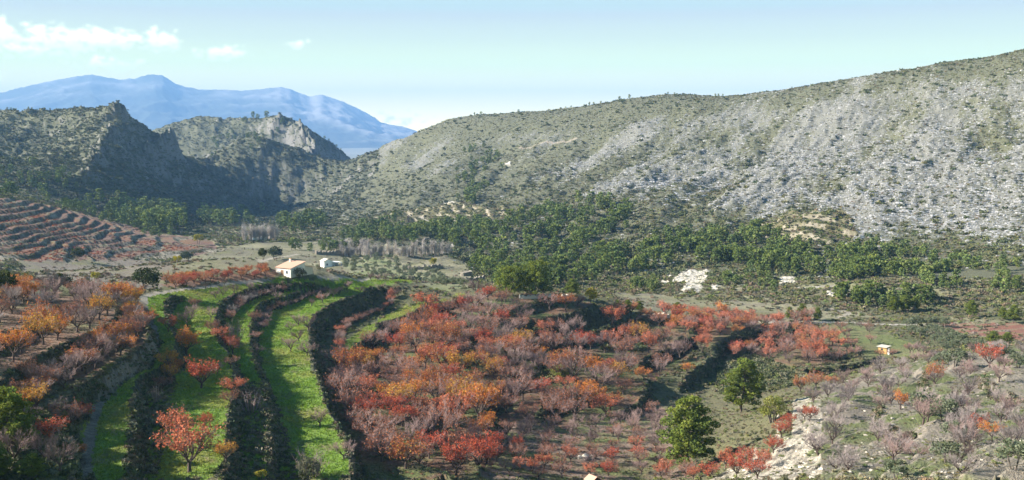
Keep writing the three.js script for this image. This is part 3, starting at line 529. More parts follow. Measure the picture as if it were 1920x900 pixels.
// crown of overlapping clumps; every clump a shell of small leaf faces
function clumps(S, list, per, size, cols, R, up = 0.3) {
  for (const [x, y, z, r, fy = 0.75] of list) {
    const base = cols[R() * cols.length | 0], k0 = 0.85 + 0.3 * R();
    for (let k = 0; k < per; k++) {
      let a = R() * 2 - 1; const w = R() * TAU, s = Math.sqrt(1 - a * a), rad = r * (0.55 + 0.5 * Math.sqrt(R()));
      const c = tint(base.map((q) => q * k0), R, 0.2, 0.1);
      S.leaf(x + Math.cos(w) * s * rad, y + a * rad * fy, z + Math.sin(w) * s * rad, size * (0.7 + 0.6 * R()), c, R, up);
    }
  }
}
const PINE = [[0.14, 0.18, 0.03], [0.17, 0.20, 0.032], [0.115, 0.155, 0.032]], PINE_FAR = [[0.135, 0.18, 0.046], [0.165, 0.205, 0.05], [0.11, 0.155, 0.046]];
function pine(seed, o) {                            // h, w, bare (share of bare trunk), per, size, levels
  const R = mulberry(seed), wood = new Soup(), leaf = new Soup(), q = (a, b) => a + (b - a) * R(), { h, w, bare = 0.22, per = 130, size = 0.23, levels = 11, cols = PINE } = o, list = [];
  const spine = []; let x = 0, z = 0; for (let k = 0; k <= 8; k++) { spine.push([x, k / 8 * h * 0.96 - (k ? 0 : 0.4), z]); x += q(-0.02, 0.028) * h; z += q(-0.02, 0.02) * h; }
  for (let k = 0; k < 8; k++) wood.tube(spine[k], spine[k + 1], h * 0.019 * (1 - k / 9) + 0.02, h * 0.019 * (1 - (k + 1) / 9) + 0.02, 6, [0.10, 0.075, 0.06]);
  for (let l = 0; l < levels; l++) {
    const t = bare + (1 - bare) * (l + 0.5) / levels, k = Math.min(7, t * 8 | 0), f = t * 8 - k, o0 = spine[k].map((v, i) => mix(v, spine[k + 1][i], f));
    const prof = o.profile ? o.profile(t) : Math.sin(Math.PI * clamp(0.14 + 0.82 * (1 - t) * 0.9 + 0.06)) , rad = w / 2 * prof, nb = Math.max(2, Math.round((o.arms ?? 5) * (0.5 + prof * 0.6)));
    for (let b = 0; b < nb; b++) {
      const az = (b + q(-0.4, 0.4)) / nb * TAU + l * 2.4, len = rad * q(0.6, 1.12), rise = q(0.05, 0.35) * len, e = [o0[0] + Math.cos(az) * len, o0[1] + rise, o0[2] + Math.sin(az) * len];
      wood.tube(o0, e, 0.035 * h / 10 + 0.01, 0.012, 3, [0.10, 0.075, 0.06]);
      const m = len > w * 0.2 ? 2 : 1; for (let s = 0; s < m; s++) { const g = 1 - s * q(0.35, 0.5); list.push([mix(o0[0], e[0], g), mix(o0[1], e[1], g) + q(0, 0.2), mix(o0[2], e[2], g), w * (o.clump ?? 1) * q(0.075, 0.135), 0.6]); }
    }
  }
  list.push([...spine[8], w * 0.1, 1]);
  clumps(leaf, list, per, size, cols, R, 0.2);
  return { wood: wood.build(), leaves: leaf.build() };
}
function roundTree(seed, o) {                       // olive, holm oak, bush
  const R = mulberry(seed), wood = new Soup(), leaf = new Soup(), q = (a, b) => a + (b - a) * R(), { h, w, per = 60, size = 0.28, cols, n = 22, stem = 0.25 } = o, list = [];
  const nt = o.stems ?? 2;
  for (let k = 0; k < nt; k++) { const az = k / nt * TAU + R(), e = [Math.cos(az) * w * 0.14, h * (stem + 0.2), Math.sin(az) * w * 0.14]; wood.tube([e[0] * 0.3, -0.3, e[2] * 0.3], e, h * 0.035, h * 0.02, 5, [0.12, 0.10, 0.085]); for (let m = 0; m < 3; m++) wood.tube(e, [e[0] + q(-0.3, 0.3) * w, h * q(0.55, 0.85), e[2] + q(-0.3, 0.3) * w], h * 0.015, 0.01, 3, [0.12, 0.10, 0.085]); }
  for (let k = 0; k < n; k++) { const a = q(-0.75, 1), az = R() * TAU, s = Math.sqrt(1 - a * a), rr2 = Math.cbrt(q(0.25, 1)) * 0.78; list.push([Math.cos(az) * s * w / 2 * rr2, h * (0.5 + stem / 2) + a * h * (0.5 - stem / 2) * rr2, Math.sin(az) * s * w / 2 * rr2, w * q(0.1, 0.19), 0.85]); }
  clumps(leaf, list, per, size, cols, R, 0.1);
  return { wood: wood.build(), leaves: leaf.build() };
}
function thicket(seed, o) {                         // leafless shrub: stems fanning up from the ground
  const R = mulberry(seed), wood = new Soup(), q = (a, b) => a + (b - a) * R(), { h, w, stems = 26, cols, kids = 9 } = o;
  for (let k = 0; k < stems; k++) {
    const az = R() * TAU, c = Math.sqrt(R()), b = [Math.cos(az) * w / 2 * c, h * q(0.6, 1) * (1 - 0.35 * c * c), Math.sin(az) * w / 2 * c], a = [b[0] * (o.straight ?? 0.35), -0.1, b[2] * (o.straight ?? 0.35)], col = tint(cols[R() * cols.length | 0], R);
    wood.tube(a, b, h * 0.012, 0, 3, col);
    for (let m = 0; m < kids; m++) { const f = q(0.3, 0.95), p = a.map((v, i) => mix(v, b[i], f)), l = h * q(0.12, 0.3); wood.tube(p, [p[0] + q(-0.7, 0.7) * l, p[1] + q(0.3, 1) * l, p[2] + q(-0.7, 0.7) * l], h * 0.005, 0, 3, tint(col, R)); }
  }
  return wood.build();
}
function shrubGeo(seed, per, size, flat = 0.7) { const R = mulberry(seed), S = new Soup(), list = []; for (let k = 0; k < 5; k++) list.push([(R() - 0.5) * 0.7, 0.25 + R() * 0.3 * flat, (R() - 0.5) * 0.7, 0.28 + 0.12 * R(), flat]); clumps(S, list, per, size, [[1, 1, 1]], R, 0.1); return S.build(); }
function rockGeo(seed, sharp = 0.28) {
  const g = new THREE.IcosahedronGeometry(0.5, 1), p = g.attributes.position;
  for (let i = 0; i < p.count; i++) { const x = p.getX(i), y = p.getY(i), z = p.getZ(i), k = 1 + sharp * 1.6 * n3(x * 1.7 + seed * 9, y * 1.7, z * 1.7) + sharp * 0.6 * n3(x * 4 + seed, y * 4, z * 4); p.setXYZ(i, x * k, Math.max(-0.3, y * k) , z * k); }
  g.deleteAttribute('uv'); g.deleteAttribute('normal'); const c = new Float32Array(p.count * 3).fill(1); g.setAttribute('color', new THREE.BufferAttribute(c, 3)); g.computeVertexNormals(); return g;
}
// ---------------------------------------------------------------- placing: every plant that can be counted is an object of its own
const used = {};
function numbered(name) { const k = used[name] = (used[name] ?? -1) + 1; return k ? `${name}_${String(k).padStart(3, '0')}` : name; }
function thing(name, label, category, x, y, z, turn = 0, group) { const g = new THREE.Group(); g.name = numbered(name); g.position.set(x, y, z); g.rotation.y = turn; g.userData = { label, category }; if (group) g.userData.group = group; scene.add(g); return g; }
function part(name, geo, mat, parent, label) { const m = new THREE.Mesh(geo, mat); m.name = name; m.castShadow = m.receiveShadow = true; if (label) m.userData.label = label; parent.add(m); return m; }
function proto(parts) { const g = new THREE.Group(); for (const [name, geo, mat] of parts) if (geo) part(name, geo, mat, g); return g; }
const treeProto = (t) => proto([['trunk', t.wood, barkMat], ['twigs', t.twigs, barkMat], ['crown', t.leaves, leafMat]]);
function plant(pr, name, label, category, group, x, z, s, turn = rnd() * TAU, sy = s, y = height(x, z)) {
  const o = pr.clone(); o.name = numbered(name); o.position.set(x, y, z); o.rotation.y = turn; o.scale.set(s, sy, s); o.userData = { label, category }; if (group) o.userData.group = group; scene.add(o); return o;
}
function stuff(name, label, category, geo, mat, list) {  // list of [x, y, z, sx, sy, sz, turn, r, g, b]
  if (!list.length) return;
  const m = new THREE.InstancedMesh(geo, mat, list.length), M = new THREE.Matrix4(), q = new THREE.Quaternion(), Y = new THREE.Vector3(0, 1, 0), c = new THREE.Color();
  list.forEach((l, i) => { M.compose(new THREE.Vector3(l[0], l[1], l[2]), q.setFromAxisAngle(Y, l[6]), new THREE.Vector3(l[3], l[4], l[5])); m.setMatrixAt(i, M); m.setColorAt(i, c.setRGB(l[7], l[8], l[9])); });
  m.name = name; m.userData = { kind: 'stuff', label, category }; m.castShadow = m.receiveShadow = true; scene.add(m);
}

// trees of one sort that stand together are told apart by their order from the left, band by band from the back
const SINGLES = new Map();
function single(o, one, many) { if (!SINGLES.has(many)) SINGLES.set(many, []); SINGLES.get(many).push({ o, one }); return o; }
const ORD = ['first', 'second', 'third', 'fourth', 'fifth', 'sixth', 'seventh', 'eighth', 'ninth', 'tenth', 'eleventh', 'twelfth', 'thirteenth', 'fourteenth', 'fifteenth', 'sixteenth', 'seventeenth', 'eighteenth', 'nineteenth', 'twentieth'];
function nameSingles() {
  for (const [many, list] of SINGLES) {
    list.forEach((l) => { l.o.userData.group = many.replace(/^the /, ''); l.bearing = l.o.position.x / -l.o.position.z; });
    if (list.length === 1) { list[0].o.userData.label = list[0].one; delete list[0].o.userData.group; continue; }
    list.sort((a, b) => a.o.position.z - b.o.position.z);
    const bands = Math.min(6, Math.ceil(list.length / 13)), words = { 1: [''], 2: ['back ', 'front '], 3: ['back ', 'middle ', 'front '], 4: ['rearmost ', 'back ', 'front ', 'foremost '], 5: ['rearmost ', 'back ', 'middle ', 'front ', 'foremost '], 6: ['rearmost ', 'back ', 'rear middle ', 'front middle ', 'front ', 'foremost '] }[bands];
    for (let b = 0; b < bands; b++) {
      const sub = list.slice(Math.round(b * list.length / bands), Math.round((b + 1) * list.length / bands)).sort((p, q) => p.bearing - q.bearing);
      sub.forEach((l, i) => { const f = i < sub.length / 2; l.o.userData.label = `${ORD[f ? i : sub.length - 1 - i]} from ${f ? 'left' : 'right'} of ${words[b] ? many.replace(/^the /, 'the ' + words[b]) : many}`.replace(/^first from (left|right) of/, (m, s) => `${s}most of`); });
    }
  }
}

// ---------------------------------------------------------------- kinds of plants
const kinds = {};
for (const [tone, alt] of [['red', 'salmon'], ['rust', 'gold'], ['orange', 'gold'], ['gold', 'orange'], ['salmon', 'red'], ['dull', 'rust']]) {
  const v = [];
  for (let k = 0; k < 3; k++) v.push(orchardTree(100 + k * 7 + tone.length * 31, { tone: TONES[tone], alt: TONES[alt], leaves: tone === 'dull' ? 600 : 1600, twigs: tone === 'dull' ? 5 : 4 }));
  kinds[tone] = v.map(treeProto); kinds[tone].raw = v;
}
{ const v = []; for (let k = 0; k < 4; k++) v.push(orchardTree(500 + k * 13, { twigs: 7 })); kinds.bare = v.map(treeProto); kinds.bare.raw = v; }
{ const v = []; for (let k = 0; k < 3; k++) v.push(orchardTree(560 + k * 13, { twigs: 7, twig: TWIG_GREY })); kinds.grey = v.map(treeProto); kinds.grey.raw = v; }
const OLIVE = [[0.15, 0.17, 0.105], [0.18, 0.20, 0.13], [0.13, 0.155, 0.09]], OAK = [[0.035, 0.05, 0.018], [0.05, 0.065, 0.022], [0.04, 0.058, 0.024]];
kinds.olive = [0, 1, 2].map((k) => treeProto(roundTree(700 + k, { h: 3.8, w: 4.4, cols: OLIVE, size: 0.26, per: 52, n: 24 })));
kinds.oak = [0, 1].map((k) => treeProto(roundTree(720 + k, { h: 5, w: 6, cols: OAK, size: 0.34, per: 60, n: 30, stem: 0.22, stems: 1 })));
kinds.yellow = [0, 1].map((k) => treeProto(roundTree(740 + k, { h: 3, w: 3.4, cols: [[0.36, 0.30, 0.03], [0.30, 0.27, 0.04], [0.24, 0.24, 0.05]], size: 0.22, per: 50, n: 20, stem: 0.15 })));
kinds.willow = [treeProto(roundTree(760, { h: 4.2, w: 4.2, cols: [[0.22, 0.24, 0.05], [0.17, 0.20, 0.045], [0.24, 0.24, 0.06]], size: 0.17, per: 90, n: 30, stem: 0.08, stems: 4 }))];
kinds.greyBush = [treeProto(roundTree(770, { h: 2, w: 3, cols: [[0.14, 0.14, 0.09], [0.11, 0.12, 0.07], [0.17, 0.16, 0.12]], size: 0.16, per: 60, n: 24, stem: 0.05, stems: 3 }))];
kinds.thicket = [0, 1].map((k) => proto([['branches', thicket(780 + k, { h: 2.6, w: 2.6, cols: [TWIG_GREY, TWIG] }), barkMat]]));
kinds.poplar = [0, 1, 2].map((k) => proto([['branches', thicket(790 + k, { h: 10, w: 2.6, stems: 12, straight: 0.75, kids: 30, cols: [[0.31, 0.28, 0.26], [0.35, 0.32, 0.295]] }), barkMat]]));
const cone = (t) => t < 0.42 ? 0.62 + 0.9 * t : 1 - 0.8 * Math.pow((t - 0.42) / 0.58, 1.25);
kinds.pine = [pine(801, { h: 10, w: 6.6, bare: 0.2, levels: 12, profile: cone }), pine(802, { h: 10, w: 6.4, bare: 0.13, levels: 12, profile: cone })].map(treeProto);
kinds.pineWide = [pine(811, { h: 8, w: 9, bare: 0.1, levels: 8, arms: 7, per: 80, size: 0.3, profile: (t) => Math.sqrt(clamp(1.05 - (t - 0.35) ** 2 * 2.2)) }), pine(812, { h: 8, w: 8, bare: 0.08, levels: 8, arms: 7, per: 80, size: 0.3, profile: (t) => Math.sqrt(clamp(1.02 - (t - 0.3) ** 2 * 2)) })].map(treeProto);
const farPineRaw = [0, 1, 2, 3].map((k) => pine(830 + k, { h: 8, w: 4.6 + k * 0.35, bare: 0.12, levels: 6, arms: 4, per: 12, size: 0.75, cols: PINE_FAR }));
kinds.farPine = farPineRaw.map(treeProto);

const RANK = [];                                    // orchard trees waiting to be placed, largest in view first
const orchardPut = (tone, x, z, s, region, row) => RANK.push({ tone, x, z, s, region, size: s / -z, row });
const clear = (x, z, r = 1) => { for (const [a, b] of [[0, 0], [r, 0], [-r, 0], [0, r], [0, -r]]) if (BANKM[cellOf(x + a, z + b)] === 1) return false; return true; };
const pick = (a) => a[rnd() * a.length | 0];
function atPixel(px, py, hpx, unit) { const h = hit(px, py); return [h.x, h.z, hpx * h.D / FOCAL / unit, h]; }
function orchardGrid(p, gap, ang, fn) {
  const ca = Math.cos(ang), sa = Math.sin(ang), cx = (p.x0 + p.x1) / 2, cz = (p.z0 + p.z1) / 2, L = Math.hypot(p.x1 - p.x0, p.z1 - p.z0) / 2;
  for (let a = -L; a < L; a += gap) for (let b = -L; b < L; b += gap * 1.05) {
    const A = a + rr(-0.24, 0.24) * gap, B = b + rr(-0.24, 0.24) * gap, x = cx + A * ca - B * sa, z = cz + A * sa + B * ca;
    if (p.has(x, z) && clear(x, z, 0.8)) fn(x, z, hitless(x, z));
  }
}
const hitless = (x, z) => { const D = -z, y = height(x, z) - EYE, r = [x, y, D]; const dd = cp * D - sp * y, up = sp * D + cp * y; return [960 + FOCAL * x / dd, 450 - FOCAL * up / dd]; };   // bearing and drop of a place, as the survey notes them

// ---- single trees that stand out
const hero = (kind, name, label, cat, px, py, hpx, unit, wide = 1, k = 0, group) => { const [x, z, s, h] = atPixel(px, py, hpx, unit); return plant(kinds[kind][k % kinds[kind].length], name, label, cat, group, x, z, s * wide, (px * 7.3) % TAU, s, h.y); };
hero('pine', 'pine_tree', 'tall dark green pine standing alone at the foot of the pale rock slope', 'pine tree', 1290, 889, 152, 10, 1.12, 0);
hero('pine', 'pine_tree', 'bright green pine beside the yellow-green willow bush', 'pine tree', 1390, 772, 102, 10, 1.15, 1);
hero('pineWide', 'pine_tree', 'broad round pine on the orchard hilltop, left of the pair', 'pine tree', 962, 556, 56, 8, 0.88, 0);
hero('pineWide', 'pine_tree', 'tallest broad pine on the orchard hilltop', 'pine tree', 1004, 556, 66, 8, 0.82, 1);
hero('pine', 'pine_tree', 'small pine at the right side of the hilltop pines', 'pine tree', 1072, 556, 34, 10, 1.3, 0);
hero('pine', 'pine_tree', 'light green pine in the shade at the left edge of the photo', 'pine tree', 22, 845, 125, 10, 1.25, 1);
hero('pine', 'pine_tree', 'young pine top in the bottom left corner', 'pine tree', 62, 899, 50, 10, 1.7, 0);
hero('pine', 'pine_tree', 'pine branch tips at the very left of the bottom edge', 'pine tree', -8, 899, 75, 10, 1.3, 1);
hero('yellow', 'yellow_bush', 'yellow-green bush right of the hilltop pines', 'bush', 1110, 570, 34, 3, 0.8, 0);
hero('willow', 'willow_bush', 'bright yellow-green willow bush right of the bright green pine', 'bush', 1448, 792, 56, 4.2, 1.0, 0);
hero('oak', 'holm_oak', 'round dark holm oak beside the pale track', 'oak tree', 276, 548, 46, 5, 1, 0);
hero('oak', 'holm_oak', 'largest of the dark oaks behind the left orchard', 'oak tree', 114, 548, 37, 5, 1.05, 1);
hero('oak', 'holm_oak', 'small dark oak right of the largest one behind the left orchard', 'oak tree', 158, 546, 24, 5, 1.1, 0);
hero('oak', 'holm_oak', 'dark oak cut by the left edge of the photo', 'oak tree', 4, 562, 58, 5, 0.95, 1);
hero('oak', 'holm_oak', 'round green tree below the left terraces', 'oak tree', 145, 490, 26, 5, 0.95, 0);
hero('oak', 'holm_oak', 'dark tree behind the white-walled house', 'oak tree', 516, 488, 28, 5, 0.9, 1);
hero('oak', 'holm_oak', 'smaller dark tree left of the one behind the house', 'oak tree', 494, 487, 22, 5, 0.8, 0);
hero('greyBush', 'garden_bush', 'grey-green bush against the shaded wall of the house', 'bush', 560, 523, 21, 2, 1.05, 0);
hero('yellow', 'yellow_tree', 'golden poplar at the far end of the left terraces', 'tree', 372, 458, 21, 3, 0.9, 1);
hero('yellow', 'yellow_bush', 'yellow bush beside a dark bush in the valley', 'bush', 333, 493, 15, 3, 1.1, 0);
hero('oak', 'dark_bush', 'dark bush right of the yellow bush in the valley', 'bush', 352, 490, 18, 5, 1.4, 0);
hero('yellow', 'yellow_bush', 'yellow bush in the grey ploughed field', 'bush', 180, 526, 18, 3, 1, 1);
hero('yellow', 'yellow_bush', 'yellow-green bush left of the track oak', 'bush', 228, 546, 20, 3, 1.1, 0);
hero('yellow', 'yellow_tree', 'ochre tree at the end of the valley wall', 'tree', 812, 500, 18, 3, 0.9, 1);
hero('yellow', 'yellow_bush', 'yellow-green bush at the bottom edge below the scrub bank', 'bush', 490, 899, 20, 3, 1.2, 1);
hero('willow', 'green_bush', 'round green bush in the shaded hollow of the centre orchard', 'bush', 1050, 712, 32, 4.2, 1.2, 0);
hero('greyBush', 'olive_bush', 'silvery bush at the bottom edge below the green strip', 'bush', 578, 899, 42, 2, 0.85, 0);
hero('thicket', 'bare_shrub', 'tall grey leafless shrub above the silvery bush', 'shrub', 585, 892, 62, 2.6, 1.3, 0);
hero('thicket', 'bare_shrub', 'leafless grey shrub on the middle scrub bank', 'shrub', 470, 775, 55, 2.6, 1.1, 1);
hero('thicket', 'bare_shrub', 'leafless grey shrub beside the left scrub bank', 'shrub', 335, 790, 42, 2.6, 1.1, 0);
hero('thicket', 'bare_shrub', 'upright leafless shrub at the top of the left scrub bank', 'shrub', 293, 755, 45, 2.6, 0.7, 1);
hero('thicket', 'bare_shrub', 'tall grey shrub between the two curved upper banks', 'shrub', 440, 645, 55, 2.6, 0.75, 0);
for (const [px, py, h, w, l] of [[1480, 600, 24, 1, 'left of three small pines beside the valley track'], [1505, 600, 32, 1.1, 'middle and tallest of three small pines beside the valley track'], [1533, 601, 24, 1.1, 'right dark one of three small pines beside the valley track'], [1675, 586, 30, 1.3, 'left pine of the clump right of the field strip'], [1697, 584, 32, 1.3, 'middle pine of the clump right of the field strip'], [1714, 582, 26, 1.2, 'right pine of the clump right of the field strip'], [1822, 596, 34, 1.1, 'single pine left of the red ploughed field'], [1900, 606, 36, 1.1, 'pine at the right edge above the red field'], [1880, 600, 24, 1.2, 'small pine left of the one at the right edge'], [1862, 646, 26, 1.6, 'spreading green pine below the red field'], [1888, 644, 22, 1.6, 'low green pine at the right of the spreading one'], [1158, 582, 20, 1.4, 'leftmost young pine below the hilltop pines'], [1176, 584, 22, 1.4, 'second young pine below the hilltop pines'], [1198, 584, 20, 1.5, 'rightmost young pine below the hilltop pines'], [1270, 580, 14, 1.9, 'low round pine in the pale field']])
  hero('pine', 'pine_tree', l, 'pine tree', px, py, h, 10, w * 1.05, px % 2);
for (const [t, px, py, h, l] of [['salmon', 355, 885, 96, 'large orange-pink cherry tree at the foot of the second green strip'], ['salmon', 330, 838, 70, 'orange-pink cherry tree touching the large one on the second green strip'], ['red', 377, 728, 56, 'salmon-red cherry tree at the edge of the second green strip'], ['orange', 350, 668, 50, 'rounded orange and yellow cherry tree beside the first scrub bank'], ['gold', 315, 690, 36, 'pale gold cherry tree above the left scrub bank'], ['orange', 1099, 752, 44, 'round bright orange cherry tree in the centre orchard hollow'], ['gold', 68, 775, 56, 'golden cherry tree right of the shaded left pine'], ['orange', 152, 862, 30, 'small orange cherry tree in the deep shade of the left bank'], ['red', 385, 800, 26, 'small red sapling on the second green strip'], ['salmon', 316, 622, 32, 'pale orange cherry tree near the bend of the track'], ['red', 1856, 690, 46, 'wide dark red cherry tree at the right edge of the grove'], ['orange', 1688, 768, 34, 'small flame-orange cherry tree beside the olive trees'], ['orange', 1860, 828, 38, 'bright orange and green cherry tree on the right grove slope'], ['red', 1832, 812, 38, 'red cherry tree left of the bright orange one on the right slope'], ['gold', 425, 868, 40, 'thin golden cherry tree beside the middle scrub bank'], ['orange', 1288, 700, 22, 'orange cherry shrub at the end of the terrace below the hill'], ['red', 1518, 790, 30, 'deep red sapling at the edge of the white rock']]) {
  const [x, z, s, h2] = atPixel(px, py, h, 3.4); plant(kinds[t][px % 3], 'cherry_tree', l, 'cherry tree', 'cherry trees in autumn leaf', x, z, s, px % TAU, s, h2.y);
}
// bare trees of the green terraces
for (const [px, py, h] of [[604, 568, 24], [624, 559, 20], [636, 554, 18], [578, 621, 30], [559, 611, 30], [576, 668, 32], [676, 548, 16], [584, 574, 20], [695, 525, 13], [708, 525, 14], [722, 525, 13], [736, 525, 13], [770, 526, 14], [404, 560, 20], [418, 556, 20], [440, 552, 18], [470, 545, 16], [360, 545, 14], [385, 542, 12], [420, 536, 12], [545, 660, 30], [560, 640, 26], [395, 600, 24], [520, 565, 18], [650, 545, 15], [655, 538, 13], [408, 700, 24], [600, 800, 34], [645, 862, 40], [545, 620, 20]]) { const [x, z, s] = atPixel(px, py, h, 3.4); orchardPut('bare', x, z, s, 'green terraces'); }
for (const [px, py, h, t] of [[352, 612, 30, 'bare'], [360, 596, 30, 'bare'], [366, 578, 26, 'dull'], [399, 625, 28, 'dull'], [411, 640, 30, 'salmon'], [424, 654, 32, 'red'], [437, 664, 30, 'salmon'], [432, 690, 26, 'dull'], [445, 575, 24, 'dull'], [470, 562, 22, 'bare'], [478, 606, 24, 'dull'], [478, 640, 24, 'dull'], [482, 668, 24, 'bare'], [440, 745, 40, 'salmon'], [432, 760, 36, 'dull'], [600, 565, 14, 'salmon'], [318, 720, 34, 'gold'], [305, 735, 34, 'dull'], [330, 700, 30, 'rust']]) { const [x, z, s] = atPixel(px, py, h, 3.4); orchardPut(t, x, z, s, 'green terraces'); }
// rows under the curved banks
function rowUnder(bi, f0, f1, off, gap, tones, s0, s1, region) {
  const b = BANKS[bi]; let acc = 0;
  for (let k = 1; k < b.low.length; k++) {
    const p = b.low[k], D = Math.exp(p.v), x = p.u * D, z = -D, f = k / b.low.length, a = b.top[k];
    if (f < f0 || f > f1) continue;
    acc += a.distanceTo(b.top[k - 1]); if (acc < gap) continue; acc = rr(-0.2, 0.2) * gap;
    let dx = x - a.x, dz = z - a.z; const l = Math.hypot(dx, dz) || 1; dx /= l; dz /= l;
    orchardPut(pick(tones), x + dx * off, z + dz * off, rr(s0, s1), region);
  }
}
rowUnder(6, 0.05, 0.62, 4.6, 2.1, ['bare', 'dull', 'bare', 'salmon', 'dull'], 0.55, 0.75, 'narrow curved strip');
rowUnder(5, 0.05, 0.36, 1.0, 2.2, ['bare', 'dull', 'bare'], 0.5, 0.7, 'upper curved bank');
rowUnder(4, 0.1, 0.36, 1.2, 2.6, ['bare', 'grey', 'dull'], 0.55, 0.8, 'upper curved bank');
rowUnder(2, 0.12, 0.62, -3.6, 3.4, ['bare', 'grey', 'dull', 'gold', 'bare'], 0.95, 1.2, 'left orchard');
rowUnder(1, 0.1, 0.66, 2.2, 3.4, ['bare', 'grey', 'orange', 'dull', 'rust', 'bare'], 0.9, 1.15, 'left orchard');
orchardGrid(LEFT_ORCHARD, 4.6, 0.5, (x, z, [px, py]) => { if (py > 700) return; const t = py < 575 ? (px < 75 ? pick(['orange', 'red', 'bare', 'rust']) : px > 205 ? pick(['orange', 'bare', 'rust', 'gold']) : pick(['bare', 'bare', 'grey', 'bare', 'dull'])) : pick(['bare', 'dull', 'rust', 'gold', 'bare', 'grey', 'orange', 'dull']); orchardPut(t, x, z, rr(0.95, 1.35), 'left orchard'); });
for (const [px, py] of [[40, 760], [70, 735], [110, 780], [60, 800], [95, 830], [130, 810], [30, 870], [80, 870], [110, 890], [148, 790], [85, 720], [50, 715], [120, 730]]) { const h = hit(px, py); orchardPut(pick(['dull', 'bare', 'orange', 'dull', 'red']), h.x, h.z, rr(0.8, 1.05), 'shaded left corner'); }
orchardGrid(CENTRE, 5.5, 0.35, (x, z, [px, py]) => {
  const f = n2(x * 0.03, z * 0.03), g = rnd();
  let t = f > 0.25 ? pick(['orange', 'rust', 'salmon', 'dull', 'gold', 'red']) : f > -0.35 ? pick(['red', 'salmon', 'rust', 'dull', 'dull', 'bare']) : pick(['dull', 'bare', 'dull', 'red', 'bare']);
  if (px > 940 && py > 620 && g < 0.45) t = pick(['dull', 'bare']);
  if (px < 760 && py > 640 && py < 760 && g < 0.5) t = pick(['bare', 'dull']);
  if (px > 1000 && py > 600 && py < 780 && rnd() < 0.35) return;
  if (rnd() < 0.06 || (px > 965 && px < 1105 && py < 574)) return;
  orchardPut(t, x, z, rr(1.0, 1.75), 'centre hill');
});
orchardGrid(FLAT, 3.9, 0.1, (x, z, [px, py]) => { orchardPut(py > 840 ? pick(['salmon', 'dull', 'red', 'dull', 'bare']) : pick(['bare', 'dull', 'bare', 'bare']), x, z, rr(0.6, 0.85), 'flat field'); });
orchardGrid(MID_ORCHARD, 4.3, 0.2, (x, z, [px, py]) => { orchardPut(px < 1390 ? pick(['salmon', 'salmon', 'rust', 'dull', 'orange', 'red']) : pick(['dull', 'dull', 'salmon', 'bare', 'rust']), x, z, rr(0.9, 1.25), 'lower orchard'); });
orchardGrid(MEADOW, 6.2, 0.2, (x, z) => { if (rnd() < 0.75) orchardPut(pick(['bare', 'bare', 'dull']), x, z, rr(0.6, 0.85), 'meadow'); });
orchardGrid(HOUSE_ROW, 2.5, 0.1, (x, z, [px]) => { if (px < 503) orchardPut(pick(['orange', 'red', 'salmon', 'rust']), x, z, rr(0.6, 0.8), 'row by the house'); });
orchardGrid(RIGHT_GROVE, 6.0, 0.4, (x, z, [px, py]) => { const g = rnd(); if (px > 1930 || g < 0.16) return; orchardPut(g < 0.985 ? pick(['grey', 'bare', 'grey']) : pick(['orange', 'red', 'rust']), x, z, rr(0.75, 1.05), 'right grove'); });
for (const [px, py, h] of [[1430, 880, 40], [1400, 870, 36], [1450, 850, 34], [1380, 895, 40], [1465, 820, 32], [1330, 897, 40], [1360, 880, 36], [1300, 899, 30], [1480, 800, 30], [1240, 897, 28], [1420, 898, 44]]) { const [x, z, s] = atPixel(px, py, h, 3.4); orchardPut(pick(['red', 'red', 'salmon']), x, z, s, 'foot of the white rock'); }
for (const [px, py, h] of [[1500, 735, 30], [1530, 728, 32], [1560, 725, 26]]) { const [x, z, s] = atPixel(px, py, h, 3.4); orchardPut('rust', x, z, s, 'right grove'); }

// pines standing just left of the view; their shadows fall across the bottom left corner
for (const [px, py, s, l] of [[-70, 800, 1.0, 'nearest'], [-110, 770, 1.1, 'second'], [-60, 740, 0.9, 'third'], [-140, 860, 1.1, 'tallest'], [-75, 870, 0.9, 'lowest'], [-120, 720, 1.0, 'farthest'], [-170, 800, 1.1, 'outermost']]) { const h = hit(px, py); plant(kinds.pine[(px & 1)], 'pine_tree', `${l} pine of the row just left of the view`, 'pine tree', 'pines left of the view', h.x, h.z, s * 0.6, px, s * 0.62, h.y); }
// olives
let no = 0;
const olive = (px, py, h, label, w = 1.1) => hero('olive', 'olive_tree', label, 'olive tree', px, py, h, 3.8, w, no++, 'olive trees');
for (const [px, py] of [[1702, 616], [1718, 612], [1740, 612], [1756, 612], [1772, 614], [1712, 628], [1726, 632], [1745, 626], [1762, 630], [1778, 634], [1790, 640], [1755, 644], [1770, 648], [1802, 645], [1815, 652], [1832, 655], [1790, 655], [1775, 660]]) single(olive(px, py, 20, '', 1.15), 'grey-green olive tree in the cluster below the red field', 'the olive cluster below the red field');
for (const [px, py, h, l] of [[1790, 688, 36, 'olive tree left of the dark red cherry tree'], [1764, 690, 30, 'olive tree two left of the dark red cherry tree'], [1732, 778, 48, 'left tree of the olive pair in the middle of the right grove'], [1770, 790, 46, 'right tree of the olive pair in the middle of the right grove'], [1792, 828, 42, 'olive tree below the pair in the right grove'], [1772, 866, 44, 'broad olive tree above the bottom edge of the right grove'], [1900, 880, 60, 'large olive tree in the bottom right corner'], [1680, 899, 40, 'olive tree cut by the bottom edge of the right grove'], [1880, 676, 34, 'olive tree right of the dark red cherry tree'], [1910, 690, 30, 'olive tree at the right edge beside the green slope']]) olive(px, py, h, l, 1.15);
